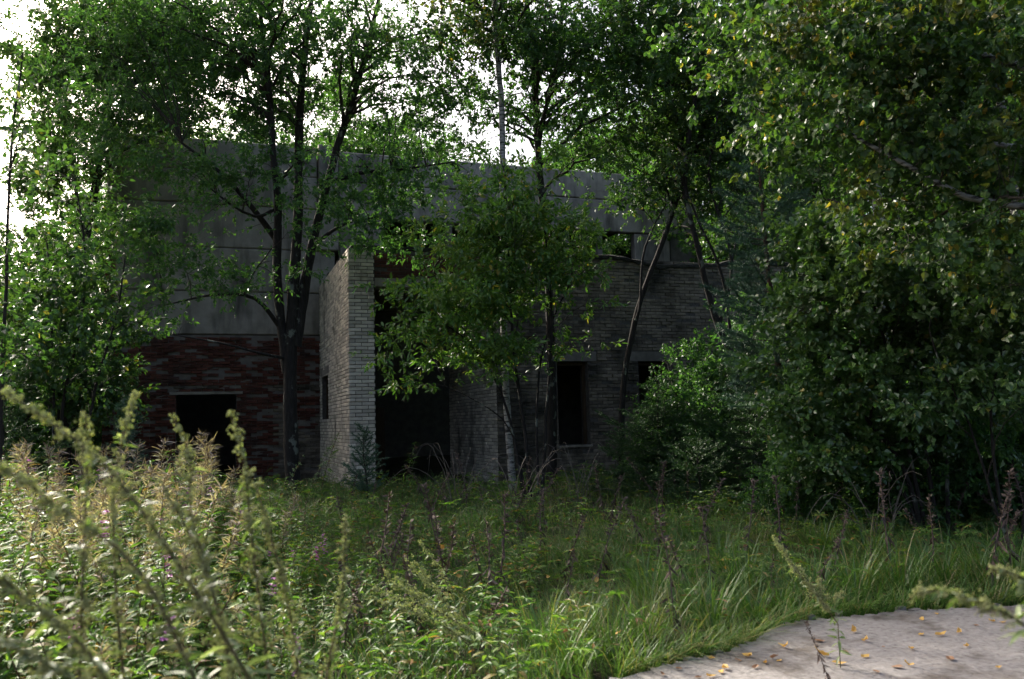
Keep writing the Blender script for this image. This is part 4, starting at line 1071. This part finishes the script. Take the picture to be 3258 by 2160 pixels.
# grass tussocks
def tussock(n, h, spread):
    b = np.concatenate([rng.normal(0, spread, (n, 2)), np.full((n, 1), -.02)], 1)
    az = np.arctan2(b[:, 1], b[:, 0]) + rng.normal(0, .6, n)
    return blades(b, az, .25 + .75 * rng.random(n), h * (.5 + .55 * rng.random(n)), .008 + .007 * rng.random(n), 5)
TUS = []
for k in range(5):
    V, F = tussock(90, .62, .06); TUS.append(mesh('tussock', V, F, M['sedge']))
spots = [(1430, 5.3), (1520, 5.4), (1470, 5.9), (1580, 5.7), (1390, 5.8), (1620, 6.3), (1660, 5.9), (1720, 6.5), (1780, 6.9), (1850, 7.0), (1950, 7.2), (2050, 7.3), (2150, 7.6), (2230, 7.7), (2320, 7.6), (2110, 8.4), (1990, 8.6), (2290, 8.6), (2200, 9.3), (1700, 7.6), (1560, 6.8), (1480, 7.3), (1340, 6.4), (2340, 9.4), (1880, 9.2), (1300, 5.5), (1240, 6.0), (1650, 8.6)]
for k, (x, zc) in enumerate(spots):
    p = col_at(x * 1.37759, zc)
    if not off_slab(p[None], None)[0]: continue
    o = link('grass_tussock', TUS[k % 5], None, p); s = .75 + .4 * rng.random(); o.scale = (s, s, s); o.rotation_euler = (0, 0, rng.random() * 6.28)
    tag(o, 'long-bladed arching green grass tussock near the concrete slab', 'grass', 'grass tussocks near the slab')
# mugwort: the blurred stems close to the camera, left
ML = [('blurred mugwort plume leaning far left, its tip at the left edge', [(620, 1640), (430, 1330), (250, 1080), (130, 985), (15, 905)], 1.9),
      ('blurred upright mugwort plume left of the dark doorway', [(300, 1700), (270, 1400), (262, 1150), (285, 1000), (312, 908)], 2.3),
      ('blurred mugwort plume bent over in front of the dark doorway', [(560, 1700), (500, 1400), (440, 1180), (440, 1060), (400, 965)], 2.2),
      ('blurred mugwort plume before the right jamb of the doorway', [(640, 1700), (600, 1400), (575, 1180), (565, 1060), (530, 948)], 2.3),
      ('short blurred mugwort plume at the upper left of the thicket', [(180, 1700), (190, 1350), (200, 1100), (198, 955)], 2.2),
      ('blurred mugwort plume crossing the thicket towards the left edge', [(500, 1680), (330, 1330), (150, 1180), (-20, 1060)], 1.8),
      ('blurred mugwort plume low at the left edge', [(330, 1720), (200, 1500), (60, 1380), (-60, 1290)], 1.7),
      ('blurred mugwort plume in the bottom left corner', [(420, 1760), (260, 1620), (90, 1520), (-60, 1450)], 1.6),
      ('blurred mugwort plume standing in the middle of the thicket', [(560, 1720), (520, 1480), (460, 1280), (370, 1110)], 2.1),
      ('blurred mugwort plume at the right side of the thicket', [(700, 1720), (680, 1480), (640, 1290), (590, 1120)], 2.4),
      ('blurred thin mugwort stem left of centre', [(740, 1740), (755, 1560), (790, 1370), (798, 1200)], 2.6)]
for lab, pts, zc in ML: mugwort_at(lab, pts, zc, dens=1.25, spread=.5, tip=.25, bead=.0028)
for j in range(9):                                # sprawling fan in the middle foreground
    x0, y0 = 1085 + rng.normal(0, 25), 1500 + rng.normal(0, 15); x1, y1 = 850 + 14 * j + rng.normal(0, 12), 1390 - 17 * j + rng.normal(0, 10)
    mugwort_at('pale mugwort branch sprawling to the left in the middle foreground', [(x0, y0), ((x0 + x1) / 2 + 15, (y0 + y1) / 2 - 8), (x1, y1)], 4.6 + .1 * j, .003, 'sprawling mugwort branches in the middle foreground', dens=1.3, spread=.55, tip=.2, bead=.0035)
for j in range(5):
    x1, y1 = 1768 + 42 * j + rng.normal(0, 8), 1240 + 32 * j
    mugwort_at('pale mugwort leaning left above the concrete slab', [(1935, 1440), (1895, 1385), ((1895 + x1) / 2, (1385 + y1) / 2 + 5), (x1, y1)], 5.0, .003, 'mugwort stems beside the slab', dens=1.3, spread=.5, tip=.25, bead=.0035)
for j, (pts, zc) in enumerate([([(2440, 1500), (2330, 1420), (2200, 1370), (2110, 1365)], 1.9), ([(2440, 1400), (2370, 1340), (2300, 1310)], 2.1)]):
    mugwort_at(['blurred mugwort branch reaching across the slab from the right edge', 'short blurred mugwort branch at the right edge, above the longer one'][j], pts, zc, .004, 'blurred mugwort branches at right', dens=.8, spread=.45, tip=.35, bead=.0027)
# nettles with hanging tassels, sunlit, left of the pillar
for (x, zc, h, lab) in [(700, 12.0, 1.35, 'leaning nettle with hanging seed tassels beside the big tree trunk'), (630, 11.0, 1.2, 'nettle with seed tassels at the edge of the thicket')]:
    sa, ba, la = mugwort_curve(stemcurve(h, .35, .2, 12), .005, .5, .9, .45, .006)
    root = thing('nettle', col_at(x * 1.37759, zc), lab, 'weed')
    link('stem', sa.mesh('stem', M['stem_green']), root); link('seed_head', ba.mesh('seed_head', M['mug_leaf']), root); link('foliage', la.mesh('foliage', M['weed_leaf']), root)
# bare arching twigs in front of the gateway
for (x, zc, lab) in [(1060, 13.6, 'tangle of bare arching twigs in front of the gateway'), (1330, 13.5, 'bare arching twigs below the first annex window'), (1180, 12.6, 'low tangle of dry twigs under the leafy bush'), (2010, 9.6, 'bare thin twigs under the round-leaved shrub')]:
    root = thing('dry_twigs', col_at(x * 1.37759, zc), lab, 'twigs')
    m = 16; B = []
    for k in range(m):
        a = rng.random() * 6.28; l = .5 + .8 * rng.random(); hh = .35 + .75 * rng.random(); q = np.linspace(0, 1, 9)
        B.append(np.stack([math.cos(a) * l * q + .1 * rng.normal(), math.sin(a) * l * q * .6, hh * np.sin(q * np.pi * (.55 + .35 * rng.random()))], 1) + np.cumsum(rng.normal(0, .012, (9, 3)), 0))
    for q in B:
        V, F = tubes(q[None], np.linspace(.0055, .002, 9)[None], 4); link('twig', mesh('twig', V, F, M['twig_pale'], True), root)
# broken chunks along the slab edge
for k in range(12):
    qx = 2050 + 1150 * rng.random(); qy = np.interp(qx, [1950, 2150, 2330, 2430, 2560, 2760, 3290], [2168, 2112, 2072, 2018, 1976, 1957, 1925]) + rng.normal(-4, 6)
    p = on_plane(qx, qy, 2, SLAB_TOP - .02)
    V = norm(np.array([(a, c, d) for a in (-1, 1) for c in (-1, 1) for d in (-1, 1)]) + rng.normal(0, .35, (8, 3))) * (.018 + .035 * rng.random()) * np.array([1.3, 1, .7])
    F = np.array([(0, 1, 3, 2), (4, 6, 7, 5), (0, 4, 5, 1), (2, 3, 7, 6), (0, 2, 6, 4), (1, 5, 7, 3)])
    tag(link('concrete_chunk', mesh('concrete_chunk', V, F, M['slab']), None, p), 'small broken concrete chunk at the edge of the slab', 'rubble', 'concrete chunks along the slab edge')
# ---- fallen leaves
def fallen(mat, n=5):
    out = []
    for k in range(n):
        a = np.linspace(0, 6.283, 9)[:-1]
        r = .026 * (1 + .22 * np.cos(a) + rng.normal(0, .10, 8)) * np.array([1.25, .95, .8, .85, 1.0, .85, .8, .95])
        V = np.stack([r * np.cos(a), r * np.sin(a) * .85, .004 + np.abs(rng.normal(0, .006, 8))], 1)
        V = np.vstack([V, [[0, 0, .002]]])
        F = np.array([(i, (i + 1) % 8, 8) for i in range(8)])
        out.append(mesh('fallen_leaf', V, F, mat))
    return out
FY, FB = fallen(M['leaf_fallen']), fallen(M['leaf_fallen_brown'], 3)
px_ = [(500, 933, 0), (575, 992, 0), (720, 920, 0), (752, 988, 1), (820, 960, 0), (905, 945, 0), (547, 1018, 0), (485, 1040, 0), (1165, 918, 0), (1345, 770, 0), (1410, 828, 0), (1525, 860, 1), (1695, 878, 0), (1408, 922, 0), (1675, 975, 0),
       (1848, 663, 0), (1755, 700, 0), (1752, 787, 0), (1855, 793, 0), (1978, 778, 0), (2180, 712, 0), (2235, 716, 0), (1600, 983, 1), (660, 942, 1), (932, 866, 0), (1145, 828, 1), (1480, 1010, 1), (2075, 735, 1), (290, 995, 1), (200, 1027, 1), (860, 932, 1), (420, 1043, 1), (1305, 900, 1), (1245, 960, 0), (2020, 860, 0), (1930, 940, 1), (2210, 985, 0)]
for k, (x, y, br) in enumerate(px_):
    p = on_plane(2000 + x / 1.88, 1600 + y / 1.88, 2, SLAB_TOP + .004)
    o = link('fallen_leaf', (FB[k % 3] if br else FY[k % 5]), None, p); s = .75 + .6 * rng.random(); s *= .7 + .5 * rng.random(); o.scale = (s, s * (.7 + .4 * rng.random()), s * (.6 + 1.5 * rng.random())); o.rotation_euler = (rng.normal(0, .15), rng.normal(0, .15), rng.random() * 6.28)
    tag(o, 'small brown leaf lying on the concrete slab' if br else 'yellow birch leaf lying on the concrete slab', 'leaf', 'brown leaves on the slab' if br else 'yellow leaves on the slab')
for k in range(46):
    x = 600 + 1700 * rng.random(); zc = 5.5 + 6 * rng.random(); p = col_at(x * 1.37759, zc)
    if not off_slab(p[None], None)[0]: continue
    p[2] += .12 + .12 * rng.random()
    o = link('fallen_leaf', FY[k % 5], None, p); s = .8 + .5 * rng.random(); o.scale = (s, s, s); o.rotation_euler = (rng.normal(.5, .5), rng.normal(0, .5), rng.random() * 6.28)
    tag(o, 'orange-yellow birch leaf caught in the grass', 'leaf', 'fallen leaves caught in the grass')

for o in COL.objects:                             # beads, pods and petals too small to pick apart
    if o.parent is not None and o.name.split('.')[0] in ('seed_head', 'flower'): o['kind'] = 'stuff'
